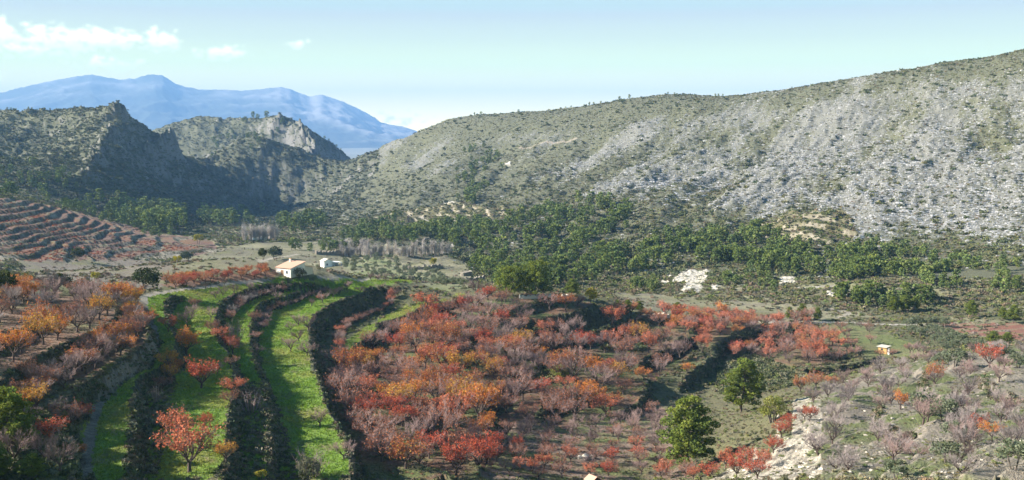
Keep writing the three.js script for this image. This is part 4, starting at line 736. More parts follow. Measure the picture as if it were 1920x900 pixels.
for (const P of [OLIVE_ROWS, OLIVE_ROWS2]) orchardGrid(P, 7, 0.62, (x, z) => single(plant(kinds.olive[no++ % 3], 'olive_tree', '', 'olive tree', '', x, z, rr(0.6, 0.75)), P === OLIVE_ROWS ? 'small olive tree planted in rows behind the house' : 'small olive tree in the rows below the valley wall', P === OLIVE_ROWS ? 'the small olives behind the house' : 'the small olives below the valley wall'));

// orchard trees: the 300 largest of each kind stand as single objects, the rest as one mass
const PLACE = { 'green terraces': 'on the green terraces', 'narrow curved strip': 'along the narrow curved strip', 'upper curved bank': 'under an upper curved bank', 'left orchard': 'in the brown left orchard', 'shaded left corner': 'in the shaded bottom left corner', 'centre hill': 'on the centre orchard hill', 'flat field': 'in the field by the tall pine', 'lower orchard': 'in the lower right orchard', meadow: 'on the green meadow by the hut', 'row by the house': 'in the row by the house', 'right grove': 'on the stony slope at the right', 'foot of the white rock': 'along the foot of the white rock' };
const WORD = { red: 'red', rust: 'rust-brown', orange: 'orange', gold: 'golden', salmon: 'salmon-pink', dull: 'thin brownish', bare: 'leafless mauve', grey: 'leafless grey' };
RANK.sort((a, b) => b.size - a.size);
{
  const count = { cherry_tree: 17, bare_cherry_tree: 0 }, rest = {};
  for (const t of RANK) {
    const bareKind = t.tone === 'bare' || t.tone === 'grey', name = bareKind ? 'bare_cherry_tree' : 'cherry_tree', v = rnd() * kinds[t.tone].length | 0, turn = rnd() * TAU, y = height(t.x, t.z), sy = t.s * rr(0.75, 1.15);
    if (count[name]++ < 300) {
      const o = kinds[t.tone][v].clone(); o.name = numbered(name); o.position.set(t.x, y, t.z); o.rotation.y = turn; o.scale.set(t.s, sy, t.s);
      scene.add(o); o.userData = { category: 'cherry tree' }; single(o, `${WORD[t.tone]} cherry tree ${PLACE[t.region]}`, `the ${WORD[t.tone]} trees ${PLACE[t.region]}`);
    } else (rest[t.tone + '|' + v] ??= []).push([t.x, y, t.z, t.s, sy, t.s, turn, 1, 1, 1]);
  }
  for (const [k, list] of Object.entries(rest)) { const [tone, v] = k.split('|'), r = kinds[tone].raw[v]; stuff(numbered('orchard_trees'), `${WORD[tone]} trees of the farther orchards, too many to count`, 'orchard trees', mergeGeometries([r.wood, r.twigs, r.leaves].filter(Boolean)), stuffMat, list); }
  console.log('orchard', RANK.length, JSON.stringify(count));
}

// ---------------------------------------------------------------- pine woods
{
  const trees = [];
  const wood = (outline, n, s0, s1, label, patchy = 0) => { const p = patch(outline); let k = 0; for (let t = 0; t < n * 8 && k < n; t++) { const v = rr(Math.log(-p.z1), Math.log(-p.z0)), D = Math.exp(v), x = rr(p.x0, p.x1), z = -D; if (!p.has(x, z) || (patchy && fbm(x * 0.02, z * 0.02, 2) < patchy - 0.5 + rnd() * 0.2)) continue; trees.push({ x, z, s: rr(s0, s1), label }); k++; } };
  wood([[1000, 400], [1080, 378], [1150, 380], [1190, 400], [1180, 440], [1080, 470], [960, 480], [880, 470], [950, 430], [965, 405]], 120, 0.75, 1.25, 'pine tree in the wood below the limestone hill');
  wood([[700, 440], [780, 428], [860, 420], [940, 430], [880, 470], [800, 462], [720, 452]], 110, 0.8, 1.2, 'pine tree in the belt behind the bare poplars');
  wood([[900, 480], [1080, 470], [1200, 460], [1240, 490], [1180, 520], [1040, 540], [940, 540], [880, 510]], 150, 0.6, 1.05, 'pine tree on the slope behind the orchard hilltop', 0.35);
  wood([[1200, 460], [1300, 435], [1420, 430], [1480, 460], [1640, 480], [1640, 520], [1480, 520], [1300, 495], [1220, 500]], 210, 0.55, 1.0, 'young green pine above the white cliff', 0.3);
  wood([[130, 385], [200, 378], [300, 385], [345, 400], [350, 432], [300, 436], [200, 406]], 120, 1.0, 1.7, 'pine tree in the wood below the left mountain');
  wood([[100, 385], [200, 405], [300, 434], [330, 440], [290, 445], [180, 412]], 50, 0.6, 1.0, 'green pine along the top of the left terraces');
  wood([[520, 415], [600, 410], [620, 432], [540, 440], [520, 432]], 45, 1.0, 1.5, 'pine tree in the clump right of the bare thicket');
  wood([[360, 400], [430, 385], [500, 395], [480, 425], [380, 425]], 26, 1.0, 1.6, 'pine tree in the shade of the left mountain');
  wood([[0, 330], [100, 300], [150, 350], [120, 385], [0, 360]], 70, 0.7, 1.2, 'pine tree on the sunlit left mountain foot', 0.4);
  wood([[860, 280], [920, 270], [950, 300], [930, 350], [870, 395], [845, 350]], 60, 0.7, 1.1, 'pine tree in the gully of the limestone hill', 0.3);
  wood([[640, 430], [720, 420], [760, 400], [700, 450], [640, 456]], 40, 0.7, 1.1, 'pine tree at the foot of the grey spur');
  wood([[1560, 470], [1700, 500], [1740, 520], [1700, 530], [1560, 525]], 60, 0.5, 0.8, 'dark young pine in the right gully mouth', 0.3);
  wood([[1560, 552], [1760, 558], [1800, 575], [1700, 580], [1560, 572]], 45, 0.4, 0.7, 'bushy pine below the field strip', 0.3);
  wood([[420, 232], [500, 220], [540, 235], [470, 300], [380, 300]], 60, 1.0, 1.5, 'pine tree on the second mountain', 0.3);
  wood([[1355, 505], [1440, 512], [1455, 548], [1400, 556], [1360, 550]], 34, 0.3, 0.55, 'bushy pine between the white cliff and the small one', 0.3);
  wood([[1170, 508], [1225, 500], [1240, 535], [1230, 548], [1190, 540]], 30, 0.3, 0.55, 'bushy pine beside the white cliff', 0.3);
  wood([[1610, 445], [1760, 480], [1910, 500], [1910, 560], [1780, 545], [1650, 520]], 130, 0.3, 0.65, 'low pine on the scrubby right slope', 0.35);
  wood([[540, 466], [620, 458], [690, 455], [690, 470], [600, 474], [545, 476]], 26, 0.55, 0.85, 'small pine left of the poplar row');
  for (const [px, D, s] of [[20, 1160, 0.7], [27, 1168, 0.8], [36, 1175, 0.6], [60, 1190, 0.7], [66, 1192, 0.6], [90, 1214, 0.6], [100, 1220, 0.7], [112, 1228, 0.6], [8, 0, 0.5], [48, 0, 0.5], [76, 0, 0.5], [125, 0, 0.45], [610, 1955, 1.2], [618, 1960, 1], [632, 1970, 1.3], [640, 1978, 1], [1104, 1318, 0.8], [1112, 1314, 0.7], [1160, 1288, 1.1], [1178, 1282, 1], [1125, 1308, 0.6], [890, 1425, 0.8], [902, 1420, 1], [972, 1388, 0.8], [1250, 1248, 0.6], [1262, 1245, 0.6], [1338, 1215, 0.7], [1344, 1213, 0.6], [1352, 1210, 0.6], [1480, 1130, 0.4], [1070, 1335, 0.6], [1060, 1340, 0.5]]) { let best = -9, bx2 = 0, bz2 = 0; for (let d = 850; d < 2250; d *= 1.003) { const u = (px - 960) / FOCAL / cp * 0.995, t = (height(u * d, -d) - EYE) / d; if (t > best) { best = t; bx2 = u * d; bz2 = -d; } } trees.push({ x: bx2, z: bz2, s: s * 0.62, label: 'small pine standing on a skyline ridge' }); };
  trees.sort((a, b) => b.s / -b.z - a.s / -a.z);
  const rest = [[], [], [], []]; let k = 0;
  for (const t of trees) { const v = rnd() * 4 | 0; if (k++ < 270) single(plant(kinds.farPine[v], 'pine_tree', '', 'pine tree', '', t.x, t.z, t.s * rr(0.9, 1.15), rnd() * TAU, t.s), t.label, 'the ' + t.label.replace(/pine( tree)?/, 'pines')); else rest[v].push([t.x, height(t.x, t.z) - 0.2, t.z, t.s, t.s * rr(0.85, 1.1), t.s, rnd() * TAU, ...tint([1, 1, 1], rnd, 0.2)]); }
  rest.forEach((l, v) => stuff(numbered('pine_wood'), 'mass of farther pines on the hillsides', 'pine wood', mergeGeometries([farPineRaw[v].wood, farPineRaw[v].leaves]), stuffMat, l));
  console.log('pines', trees.length);
  // bare poplars of the valley
  for (let i = 0; i < 46; i++) { const f = i / 45, h = hit(640 + 205 * f, 479 - 2 * f + rr(-2, 3)); single(plant(kinds.poplar[i % 3], 'bare_poplar', '', 'poplar', '', h.x, h.z, rr(0.75, 1.1), rnd() * TAU, rr(0.45, 0.95)), 'grey leafless poplar in the long valley row', 'the grey poplars in the long valley row'); }
  for (let i = 0; i < 24; i++) { const h = hit(rr(600, 690), rr(462, 468)); single(plant(kinds.poplar[i % 3], 'bare_poplar', '', 'poplar', '', h.x, h.z, rr(0.9, 1.3), rnd() * TAU, rr(0.5, 0.8)), 'pale leafless poplar above the dark terrace wall', 'the pale poplars above the dark terrace wall'); }
  for (let i = 0; i < 26; i++) { const h = hit(rr(452, 520), rr(446, 452)); single(plant(kinds.poplar[i % 3], 'bare_poplar', '', 'poplar', '', h.x, h.z, rr(1.1, 1.5), rnd() * TAU, rr(0.9, 1.2)), 'mauve leafless poplar in the round thicket by the dark slope', 'the mauve poplars in the round valley thicket'); }
}
// ---------------------------------------------------------------- scrub, rocks, grass: masses nobody could count
{
  const shrubs = [shrubGeo(1, 14, 0.26), shrubGeo(2, 14, 0.26, 0.85), shrubGeo(3, 16, 0.24, 0.55)], rocks = [rockGeo(1), rockGeo(2, 0.34), rockGeo(3, 0.4)];
  const L = { hill: [[], [], []], rock: [[], [], []], bank: [[], [], []], grass: [], mount: [[], [], []], litter: [[], [], []] };
  const DARK = [0.075, 0.095, 0.04], MIDG = [0.125, 0.135, 0.058], GREYG = [0.17, 0.165, 0.105], BROWN = [0.19, 0.15, 0.105], FRESH = [0.15, 0.175, 0.05];
  const sh = (list, x, z, s, flat, col, sink = 0.1) => list[rnd() * 3 | 0].push([x, height(x, z) - sink * s, z, s * rr(0.8, 1.3), s * flat * rr(0.8, 1.2), s * rr(0.8, 1.3), rnd() * TAU, ...tint(col, rnd, 0.3, 0.12)]);
  for (let n = 0; n < 520000; n++) {                // hills and mountains
    const u = rr(-0.5, 0.56), D = Math.exp(rr(Math.log(430), Math.log(2150))), x = u * D, z = -D, o = cellOf(x, z), zn = ZONE[o];
    if (zn !== 4 && zn !== 5 && zn !== 10) continue;
    if (rnd() > 0.35 + 0.65 * Math.min(1, D / 1200)) continue;
    if (zn === 4) {
      const r = rockiness(x, z), g = fbm(x * 0.02, z * 0.02, 2), low = smooth(-42, -56, HGT[o]);
      if (rnd() < 0.04 + smooth(0.2, 0.75, r + 0.2 * rnd()) * 0.64) { const s = rr(0.35, 1.15) * (rnd() < 0.1 ? 1.8 : 1), w = rr(0.75, 1.15); L.rock[rnd() * 3 | 0].push([x, height(x, z) - 0.12 * s, z, s * rr(1.1, 2.6), s * rr(0.45, 0.9), s * rr(0.7, 1.2), rr(-0.5, 0.3), 0.358 * w, 0.357 * w, 0.37 * w]); }
      else if (rnd() < 0.6 - 0.15 * r - 0.15 * low) { const big = rnd() < 0.035 + 0.09 * low + 0.1 * smooth(0.1, 0.35, g); sh(L.hill, x, z, big ? rr(2.2, 4.2) : rr(0.7, 1.7), rr(0.55, 0.9), big ? (rnd() < 0.35 + 0.3 * low ? MIDG : DARK) : low > 0.5 ? pick([GREYG, MIDG, FRESH, BROWN, [0.21, 0.2, 0.12]]) : pick([GREYG, MIDG, GREYG, BROWN, MIDG])); }
    } else if (zn === 5) { if (rnd() < 0.55) sh(L.mount, x, z, rnd() < 0.12 ? rr(3, 5) : rr(1.3, 2.8), rr(0.6, 0.9), pick([DARK, [0.095, 0.105, 0.05], [0.13, 0.125, 0.08], DARK])); }
    else if (rnd() < 0.4) sh(L.hill, x, z, rr(0.8, 2.4), rr(0.6, 0.95), pick([DARK, MIDG, FRESH, FRESH, GREYG, BROWN]));
  }
  // scrub on the bank faces
  for (const b of BANKS) for (const [x, z, r, tp] of b.face) {
    if (tp < 0.3) continue;
    const thick = smooth(-0.35, 0.3, n2(x * 0.07, z * 0.07) + 0.25);
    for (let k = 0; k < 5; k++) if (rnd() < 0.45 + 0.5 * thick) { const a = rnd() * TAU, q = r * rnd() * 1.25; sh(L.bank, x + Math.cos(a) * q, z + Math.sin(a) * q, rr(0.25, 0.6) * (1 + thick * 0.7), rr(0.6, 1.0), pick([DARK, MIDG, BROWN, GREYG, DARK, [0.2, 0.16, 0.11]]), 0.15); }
  }
  // thick scrub where two banks run together near the viewer
  const SCRUBS = [[[437, 725], [500, 715], [520, 760], [545, 830], [560, 899], [400, 899], [425, 850], [435, 790]], [[250, 720], [300, 700], [330, 720], [310, 780], [300, 899], [240, 899], [246, 800]], [[596, 690], [650, 700], [640, 760], [690, 899], [662, 899], [630, 790]], [[1000, 612], [1060, 610], [1090, 640], [1070, 720], [1010, 720], [980, 660]], [[1110, 625], [1200, 615], [1230, 640], [1210, 660], [1130, 655]], [[1340, 690], [1400, 660], [1480, 690], [1500, 720], [1440, 735], [1350, 740]], [[0, 780], [60, 760], [130, 800], [150, 899], [0, 899]]];
  SCRUBS.forEach((o, i) => { const p = patch(o, 10), n = Math.min(2200, p.area * 2.2); for (let k = 0, t = 0; k < n && t < n * 6; t++) { const x = rr(p.x0, p.x1), z = rr(p.z0, p.z1); if (!p.has(x, z)) continue; k++; if (rnd() < 0.3 && n2(x * 0.2, z * 0.2) > 0.2) continue; sh(L.bank, x, z, i > 2 ? rr(0.5, 1.5) : rr(0.4, 1.05), rr(0.7, 1.1), i > 2 ? pick([DARK, DARK, MIDG, GREYG]) : pick([DARK, GREYG, BROWN, [0.18, 0.155, 0.11], [0.15, 0.125, 0.085], MIDG])); } });
  // rough ground, orchards and fields nearer than the hills
  for (let n = 0; n < 190000; n++) {
    const u = rr(-0.5, 0.52), D = Math.exp(rr(Math.log(95), Math.log(640))), x = u * D, z = -D, o = cellOf(x, z), zn = ZONE[o], g = rnd();
    if (zn === 10 && D < 470) { if (g < (D > 340 ? 0.62 : 0.28)) sh(L.bank, x, z, D < 250 ? rr(0.25, 0.8) : rr(0.5, 1.4) * (D > 360 ? 1.5 : 1), rr(0.6, 1), pick([MIDG, GREYG, BROWN, FRESH, [0.17, 0.155, 0.09]])); }
    else if (zn === 8 && BANKM[o] === 2) { if (g < 0.9) sh(L.bank, x, z, rr(0.3, 0.9), rr(0.6, 1), pick([DARK, DARK, MIDG, GREYG])); }
    else if (zn === 8) { if (g < 0.22) sh(L.litter, x, z, rr(0.25, 0.6), rr(0.4, 0.8), pick([[0.13, 0.16, 0.045], BROWN, [0.22, 0.12, 0.06], GREYG, MIDG])); }
    else if (zn === 6) { if (g < 0.13) sh(L.litter, x, z, rr(0.2, 0.55), rr(0.4, 0.8), pick([FRESH, GREYG, [0.2, 0.18, 0.1]])); else if (g < 0.145 && D < 260) { const s = rr(0.15, 0.5); L.rock[rnd() * 3 | 0].push([x, height(x, z), z, s * 1.3, s * 0.6, s, rnd() * TAU, 0.38, 0.345, 0.29]); } }
    else if (zn === 2) { if (g < 0.08) sh(L.litter, x, z, rr(0.2, 0.45), 0.6, pick([[0.2, 0.1, 0.05], BROWN, [0.13, 0.15, 0.05]])); }
    else if (zn === 7) { const s = D < 300 ? rr(0.15, 0.6) : rr(0.5, 1.5), w = rr(0.85, 1.05); if (g < (D < 300 ? 0.05 : 0.3)) L.rock[rnd() * 3 | 0].push([x, height(x, z) - 0.1 * s, z, s * rr(1, 1.6), s * rr(0.4, 0.8), s, rnd() * TAU, 0.55 * w, 0.5 * w, 0.41 * w]); else if (g > 0.95) sh(L.litter, x, z, rr(0.3, 0.7), 0.6, pick([FRESH, MIDG, BROWN])); }
    else if (zn === 9) { if (g < 0.5) { const c = fbm(x * 0.02 + 9, z * 0.03, 3); if (BANKM[o] === 2) sh(L.hill, x, z, rr(0.6, 1.3), 0.8, pick([DARK, MIDG, GREYG])); else sh(L.hill, x, z, rr(0.8, 1.5), 0.7, c > 0.05 ? pick([[0.36, 0.12, 0.06], [0.32, 0.1, 0.055], [0.3, 0.14, 0.08]]) : pick([[0.24, 0.16, 0.14], [0.26, 0.19, 0.17], [0.22, 0.13, 0.11]])); } }
    else if (zn === 3) { if (g < 0.05 + 0.25 * smooth(0.15, 0.4, fbm(x * 0.03, z * 0.05, 2))) sh(L.hill, x, z, rr(0.5, 1.6), 0.75, pick([MIDG, GREYG, BROWN, [0.24, 0.19, 0.16]])); }
  }
  // grass
  const blade = new Soup(), R = mulberry(44); for (let k = 0; k < 9; k++) { const a = R() * TAU, r = R() * 0.5, x = Math.cos(a) * r, z = Math.sin(a) * r, w = 0.09; const b = R() * TAU; blade.tri([x - Math.cos(b) * w, 0, z - Math.sin(b) * w], [x + Math.cos(b) * w, 0, z + Math.sin(b) * w], [x + (R() - 0.5) * 0.5, 0.6 + 0.5 * R(), z + (R() - 0.5) * 0.5], tint([1, 1, 1], R, 0.15)); }
  const bladeGeo = blade.build();
  for (const [p, n] of [[GREEN, 170000], [STRIP, 16000]]) for (let k = 0; k < n; k++) { const x = rr(p.x0, p.x1), z = rr(p.z0, p.z1); if (!p.has(x, z)) continue; const o = cellOf(x, z); if (ZONE[o] !== 1 || BANKM[o]) continue; const d = clamp(0.2 + 1.5 * fbm(x * 0.05, z * 0.05, 4)), s = rr(0.16, 0.4), c = mix3([0.19, 0.29, 0.025], [0.29, 0.29, 0.05], d); L.grass.push([x, height(x, z) - 0.02, z, s, s * rr(0.5, 1), s, rnd() * TAU, ...tint(c, rnd, 0.38)]); }
  for (let v = 0; v < 3; v++) {
    stuff(numbered('hillside_scrub'), 'low scrub scattered over the limestone hill and fields', 'scrub', shrubs[v], stuffMat, L.hill[v]);
    stuff(numbered('mountain_scrub'), 'scrub on the left mountains', 'scrub', shrubs[v], stuffMat, L.mount[v]);
    stuff(numbered('bank_scrub'), 'dark scrub growing on the terrace banks', 'scrub', shrubs[v], stuffMat, L.bank[v]);
    stuff(numbered('ground_weeds'), 'weeds and leaf litter under the orchard trees', 'weeds', shrubs[v], stuffMat, L.litter[v]);
    stuff(numbered('limestone_outcrops'), 'grey limestone outcrops on the hillside', 'rocks', rocks[v], stuffMat, L.rock[v]);
  }
  stuff('grass', 'bright green grass on the terraces', 'grass', bladeGeo, stuffMat, L.grass);
  console.log('stuff', JSON.stringify(Object.fromEntries(Object.entries(L).map(([k, l]) => [k, k === 'grass' ? l.length : l.reduce((a, b) => a + b.length, 0)]))));
}

// ---------------------------------------------------------------- buildings and other made things
const plasterTex = noiseTexture(256, (u, v) => { const a = 0.93 + 0.05 * tor(u, v, 8, 3) + 0.04 * tor(u, v, 40, 6); return [a, a * 0.995, a * 0.98]; }, true);
const solid = (name, c, r = 0.9, extra = {}) => new THREE.MeshStandardMaterial({ name, color: new THREE.Color().setRGB(...c), roughness: r, ...extra });
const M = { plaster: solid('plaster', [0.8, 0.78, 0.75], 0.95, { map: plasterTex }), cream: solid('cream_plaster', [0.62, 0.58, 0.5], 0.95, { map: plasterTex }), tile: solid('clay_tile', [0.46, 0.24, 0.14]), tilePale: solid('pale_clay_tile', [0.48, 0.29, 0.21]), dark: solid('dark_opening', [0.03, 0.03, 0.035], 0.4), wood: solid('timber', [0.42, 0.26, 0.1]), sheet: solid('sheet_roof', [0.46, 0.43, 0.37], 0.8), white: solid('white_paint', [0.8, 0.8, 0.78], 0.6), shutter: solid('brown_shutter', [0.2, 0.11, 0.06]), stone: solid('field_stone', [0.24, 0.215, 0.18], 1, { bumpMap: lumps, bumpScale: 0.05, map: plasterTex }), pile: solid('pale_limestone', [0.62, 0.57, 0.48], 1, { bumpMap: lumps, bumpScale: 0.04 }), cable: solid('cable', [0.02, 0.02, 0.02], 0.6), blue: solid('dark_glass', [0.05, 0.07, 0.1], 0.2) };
const box = (w, h, d, x, y, z) => { const g = new THREE.BoxGeometry(w, h, d); g.translate(x, y, z); return g; };
function prism(pts, depth) {                        // outline in x, y drawn out along z, centred
  const g = new THREE.ExtrudeGeometry(new THREE.Shape(pts.map((p) => new THREE.Vector2(...p))), { depth, bevelEnabled: false }); g.translate(0, 0, -depth / 2); return g;
}
function tiledSlope(parent, mat, w, run, rise, x, y, z, along) {   // roof slab with ridges of clay tile running down the slope; along = 'x' slopes up towards +x
  const len = Math.hypot(run, rise), g = [new THREE.BoxGeometry(len, 0.1, w)];
  const n = Math.round(w / 0.28); for (let k = 0; k < n; k++) { const c = new THREE.CylinderGeometry(0.085, 0.085, len, 6, 1, false, 0, Math.PI); c.rotateZ(Math.PI / 2); c.rotateX(Math.PI); c.translate(0, 0.04, -w / 2 + (k + 0.5) * w / n); g.push(c); }
  const m = part('roof', mergeGeometries(g.map((q) => { q.deleteAttribute('uv'); return q.index ? q.toNonIndexed() : q; })), mat, parent); m.rotation.z = Math.atan2(rise, run); m.position.set(x, y, z); return m;
}
{ // farm store on the brow of the hill
  const h = hit(541, 519), t = thing('farmhouse', 'white-walled farm store with a pale tiled roof on the brow of the hill', 'house', h.x, h.y - 0.15, h.z - 2.6, 1.0);
  // local +x is the rear, -x the sunlit front; the gable ends face along z
  part('wall', prism([[-2.7, 0], [2.7, 0], [2.7, 3.7], [-2.7, 2.45]], 5.4), M.plaster, t, 'bright sunlit plaster wall');
  const rf = tiledSlope(t, M.tilePale, 5.8, 5.9, 1.37, 0, 3.2, 0); rf.position.y = 3.17;
  const ch = part('chimney', box(0.45, 1, 0.45, 0, 0, 0), M.plaster, t); ch.position.set(2.0, 3.9, -1.9); part('chimney_cap', box(0.6, 0.08, 0.6, 0, 0.54, 0), M.tile, ch);
  const d = part('door', box(0.06, 1.9, 0.95, -2.73, 0.95, -0.4), M.shutter, t); part('door_frame', box(0.04, 2.0, 1.1, -2.712, 1.0, -0.4), M.cream, d);
  const w = part('window', box(0.05, 0.7, 0.6, -2.73, 1.45, 1.3), M.blue, t); part('sill', box(0.16, 0.06, 0.8, -2.78, 1.06, 1.3), M.cream, w);
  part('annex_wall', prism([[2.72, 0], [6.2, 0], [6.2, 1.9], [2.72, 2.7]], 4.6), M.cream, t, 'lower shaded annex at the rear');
  const ar = tiledSlope(t, M.tile, 4.9, 3.7, -0.85, 4.46, 2.36, 0); ar.name = 'annex_roof';
}
{ // white house far down in the valley
  const h = hit(612, 500), s = h.D / FOCAL, t = thing('white_house', 'small white house among the valley fields', 'house', h.x, h.y - 0.2, h.z, 0.55);
  part('wall', prism([[-2.2, 0], [2.2, 0], [2.2, 3.1], [0, 4.1], [-2.2, 3.1]], 5), M.white, t);
  part('roof', prism([[-2.6, 3.0], [0, 4.2], [2.6, 3.0], [2.6, 3.16], [0, 4.36], [-2.6, 3.16]], 5.4), M.sheet, t);
  part('porch_roof', prism([[2.4, 2.5], [7.4, 2.1], [7.4, 2.25], [2.4, 2.65]], 5.2), M.white, t); part('back_wall', box(5, 2.1, 0.25, 4.75, 1.05, -2.4), M.white, t);
  for (const x of [3.4, 5.2, 7.1]) part('porch_post', box(0.3, 2.15, 0.3, x, 1.07, 2.3), M.white, t);
  part('window', box(0.8, 0.9, 0.06, -0.6, 1.6, 2.52), M.blue, t); part('door', box(0.06, 1.9, 0.9, -2.22, 0.95, 0.3), M.shutter, t);
}
{ // timber hut on the meadow
  const h = hit(1658, 662), t = thing('timber_hut', 'small orange timber hut with a flat pale roof on the meadow', 'hut', h.x, h.y - 0.05, h.z, -0.85);
  for (let k = 0; k < 8; k++) part('plank', box(0.29, 1.75, 0.05, -1.02 + k * 0.293, 0.88, 0.9 + 0.006 * (k % 2)), M.wood, t);
  for (let k = 0; k < 6; k++) part('plank', box(0.05, 1.75, 0.29, -1.2 - 0.006 * (k % 2), 0.88, -0.72 + k * 0.293), M.wood, t);
  part('rear_wall', box(2.3, 1.7, 0.06, 0, 0.86, -0.92), M.wood, t); part('side_wall', box(0.06, 1.7, 1.7, 1.2, 0.86, 0), M.wood, t);
  const r = part('roof', box(2.9, 0.09, 2.5, 0, 0, 0), M.sheet, t); r.position.set(-0.1, 1.9, 0.1); r.rotation.x = 0.09;
  part('window', box(0.6, 0.5, 0.05, -0.2, 1.15, 0.95), M.dark, t); const d = part('door', box(0.5, 1.65, 0.05, 1.5, 0.84, 0.82), M.white, t, 'open white door'); d.rotation.y = 0.1;
}
{ // stone ruin by the valley wall
  const h = hit(874, 517), t = thing('stone_shed', 'low stone shed with a pale roof beside the valley wall', 'shed', h.x, h.y - 0.2, h.z, 0.5);
  t.scale.setScalar(0.72); part('wall', box(6, 2.2, 4, 0, 1.1, 0), M.stone, t); part('roof', prism([[-3.3, 2.2], [3.3, 3.0], [3.3, 3.15], [-3.3, 2.35]], 4.5), M.stone, t); part('door', box(0.06, 1.7, 1.2, -3.03, 0.85, 0.4), M.dark, t); part('gable', box(0.3, 3.2, 4.1, 3.2, 1.6, 0), M.cream, t);
}
for (const [px, py, l] of [[478, 451, 'left of two tiny white sheds below the bare thicket'], [488, 450, 'right of two tiny white sheds below the bare thicket']]) { const h = hit(px, py), t = thing('white_shed', l, 'shed', h.x, h.y - 0.1, h.z, 0.3, 'white sheds'); part('wall', box(3, 1.7, 2, 0, 0.85, 0), M.white, t); part('roof', prism([[-1.7, 1.65], [0, 2.2], [1.7, 1.65], [1.7, 1.75], [0, 2.3], [-1.7, 1.75]], 2.3), M.white, t); }
{ // hut whose roof just shows at the bottom edge
  const D = 163, p = atD(1112, 896, D), x = p.u * D, y = EYE + p.e, g = height(x, -D), t = thing('tiled_hut', 'tip of a small tiled roof at the bottom edge', 'hut', x, g - 0.1, -D, 0.6), hh = Math.max(1.6, y - g + 0.1);
  t.scale.set(0.7, 1, 0.7); part('wall', box(2.4, hh - 0.55, 2.4, 0, (hh - 0.55) / 2, 0), M.stone, t);
  part('roof', prism([[-1.5, hh - 0.7], [0, hh - 0.05], [1.5, hh - 0.7], [1.5, hh - 0.62], [0, hh + 0.05], [-1.5, hh - 0.62]], 2.8), M.tilePale, t);
}
// pale boulders in the flat field, and the ledge below the hilltop pines
[[1088, 860, 0.9, 'left boulder of the white stone heap in the flat field'], [1098, 858, 1.3, 'largest boulder of the white stone heap in the flat field'], [1107, 860, 1.0, 'right boulder of the white stone heap in the flat field'], [1096, 862, 0.7, 'small front boulder of the white stone heap in the flat field']].forEach(([px, py, s, l], i) => { const h = hit(px, py), m = part('limestone_boulder', rockGeo(20 + i, 0.35), M.pile, scene); m.name = numbered('limestone_boulder'); m.position.set(h.x, h.y + 0.1, h.z); m.scale.set(s * 1.3, s * 0.8, s); m.rotation.y = i * 1.7; m.userData = { label: l, category: 'boulder', group: 'white stones in the flat field' }; });
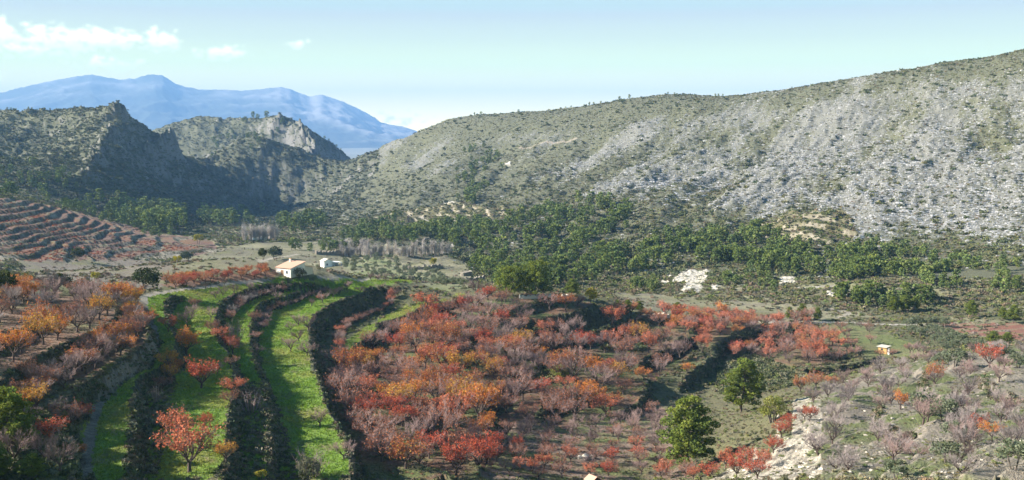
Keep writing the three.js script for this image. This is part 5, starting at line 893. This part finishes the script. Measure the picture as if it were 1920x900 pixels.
function ledge(pts, hh, w, name, label, mat) {      // a dry-stone edge: a bent bar with uneven top and face
  const mid = pts.map(([px, py]) => hit(px, py).D).sort((a, b) => a - b)[pts.length >> 1], q = pts.map(([px, py]) => { const D = clamp(hit(px, py).D, mid * 0.985, mid * 1.015); return new THREE.Vector3(atD(px, py, D).u * D, 0, -D); }), c = new THREE.CatmullRomCurve3(q), n = Math.max(12, Math.ceil(c.getLength() / 0.5)), pos = [], idx = [], uv = [];
  for (let k = 0; k <= n; k++) { const p = c.getPointAt(k / n), t = c.getTangentAt(k / n), nx = -t.z, nz = t.x; [[-1, -0.6], [-1, 1], [1, 1], [1, -0.6]].forEach(([s, up], m) => { const j = 0.22 * n2(k * 0.9 + m * 7, pts[0][0]), x = p.x + nx * s * (w / 2 + j * 0.6), z = p.z + nz * s * (w / 2 + j * 0.6); pos.push(x, height(p.x, p.z) + (up > 0 ? hh * (0.8 + 0.5 * n2(k * 0.35, m)) : -0.6), z); uv.push(k * 0.5, m); }); }
  for (let k = 0; k < n; k++) for (let m = 0; m < 3; m++) { const a = k * 4 + m; idx.push(a, a + 4, a + 1, a + 1, a + 4, a + 5); }
  idx.push(0, 1, 2, 0, 2, 3); const e = n * 4; idx.push(e, e + 2, e + 1, e, e + 3, e + 2);
  let g = new THREE.BufferGeometry(); g.setAttribute('position', new THREE.Float32BufferAttribute(pos, 3)); g.setAttribute('uv', new THREE.Float32BufferAttribute(uv, 2)); g.setIndex(idx); g = g.toNonIndexed(); g.computeVertexNormals();
  const m = part(name, g, mat, scene); m.name = numbered(name); m.userData = { label, category: 'stone wall' }; return m;
}
ledge([[974, 562], [1000, 559], [1040, 557], [1068, 558]], 0.9, 1.4, 'stone_wall', 'pale stone ledge below the hilltop pines', M.pile);
ledge([[1066, 560], [1096, 560]], 0.8, 1.5, 'stone_wall', 'grey stone ledge right of the pale one below the hilltop pines', M.stone);
ledge([[1228, 594], [1240, 592], [1252, 594]], 0.9, 1.6, 'stone_wall', 'short white rock ledge in the red orchard right of the hill', M.pile);
ledge([[592, 479], [620, 477], [660, 478]], 2.4, 1.2, 'stone_wall', 'dark terrace wall behind the white valley house', M.stone);
ledge([[755, 506], [790, 505], [830, 503]], 2.0, 1.2, 'stone_wall', 'long field wall above the olive rows', M.stone);
ledge([[850, 527], [880, 526], [908, 524]], 1.6, 1.1, 'stone_wall', 'low field wall right of the olive rows', M.stone);
{ // overhead line crossing the bottom right corner
  const a = atD(1640, 905, 46), b = atD(2060, 846, 40), p = new THREE.Vector3(a.u * 46, EYE + a.e, -46), q = new THREE.Vector3(b.u * 40, EYE + b.e, -40), m = p.clone().lerp(q, 0.5); m.y -= 0.12;
  const span = q.clone().sub(p), A = p.clone().sub(span), B = q.clone().add(span.multiplyScalar(0.6));
  const t = thing('power_line', 'thin black overhead cable across the bottom right corner', 'cable', 0, 0, 0);
  part('cable', new THREE.TubeGeometry(new THREE.CatmullRomCurve3([A, p, m, q, B]), 40, 0.018, 5), M.cable, t);
  for (const e of [A, B]) { const g = Math.min(height(e.x, e.z), e.y - 5), c = new THREE.CylinderGeometry(0.09, 0.14, e.y - g + 0.7, 8); c.translate(e.x, (e.y + g) / 2 + 0.1, e.z); part('pole', c, M.shutter, t); }
}
nameSingles();
renderer.render(scene, camera);
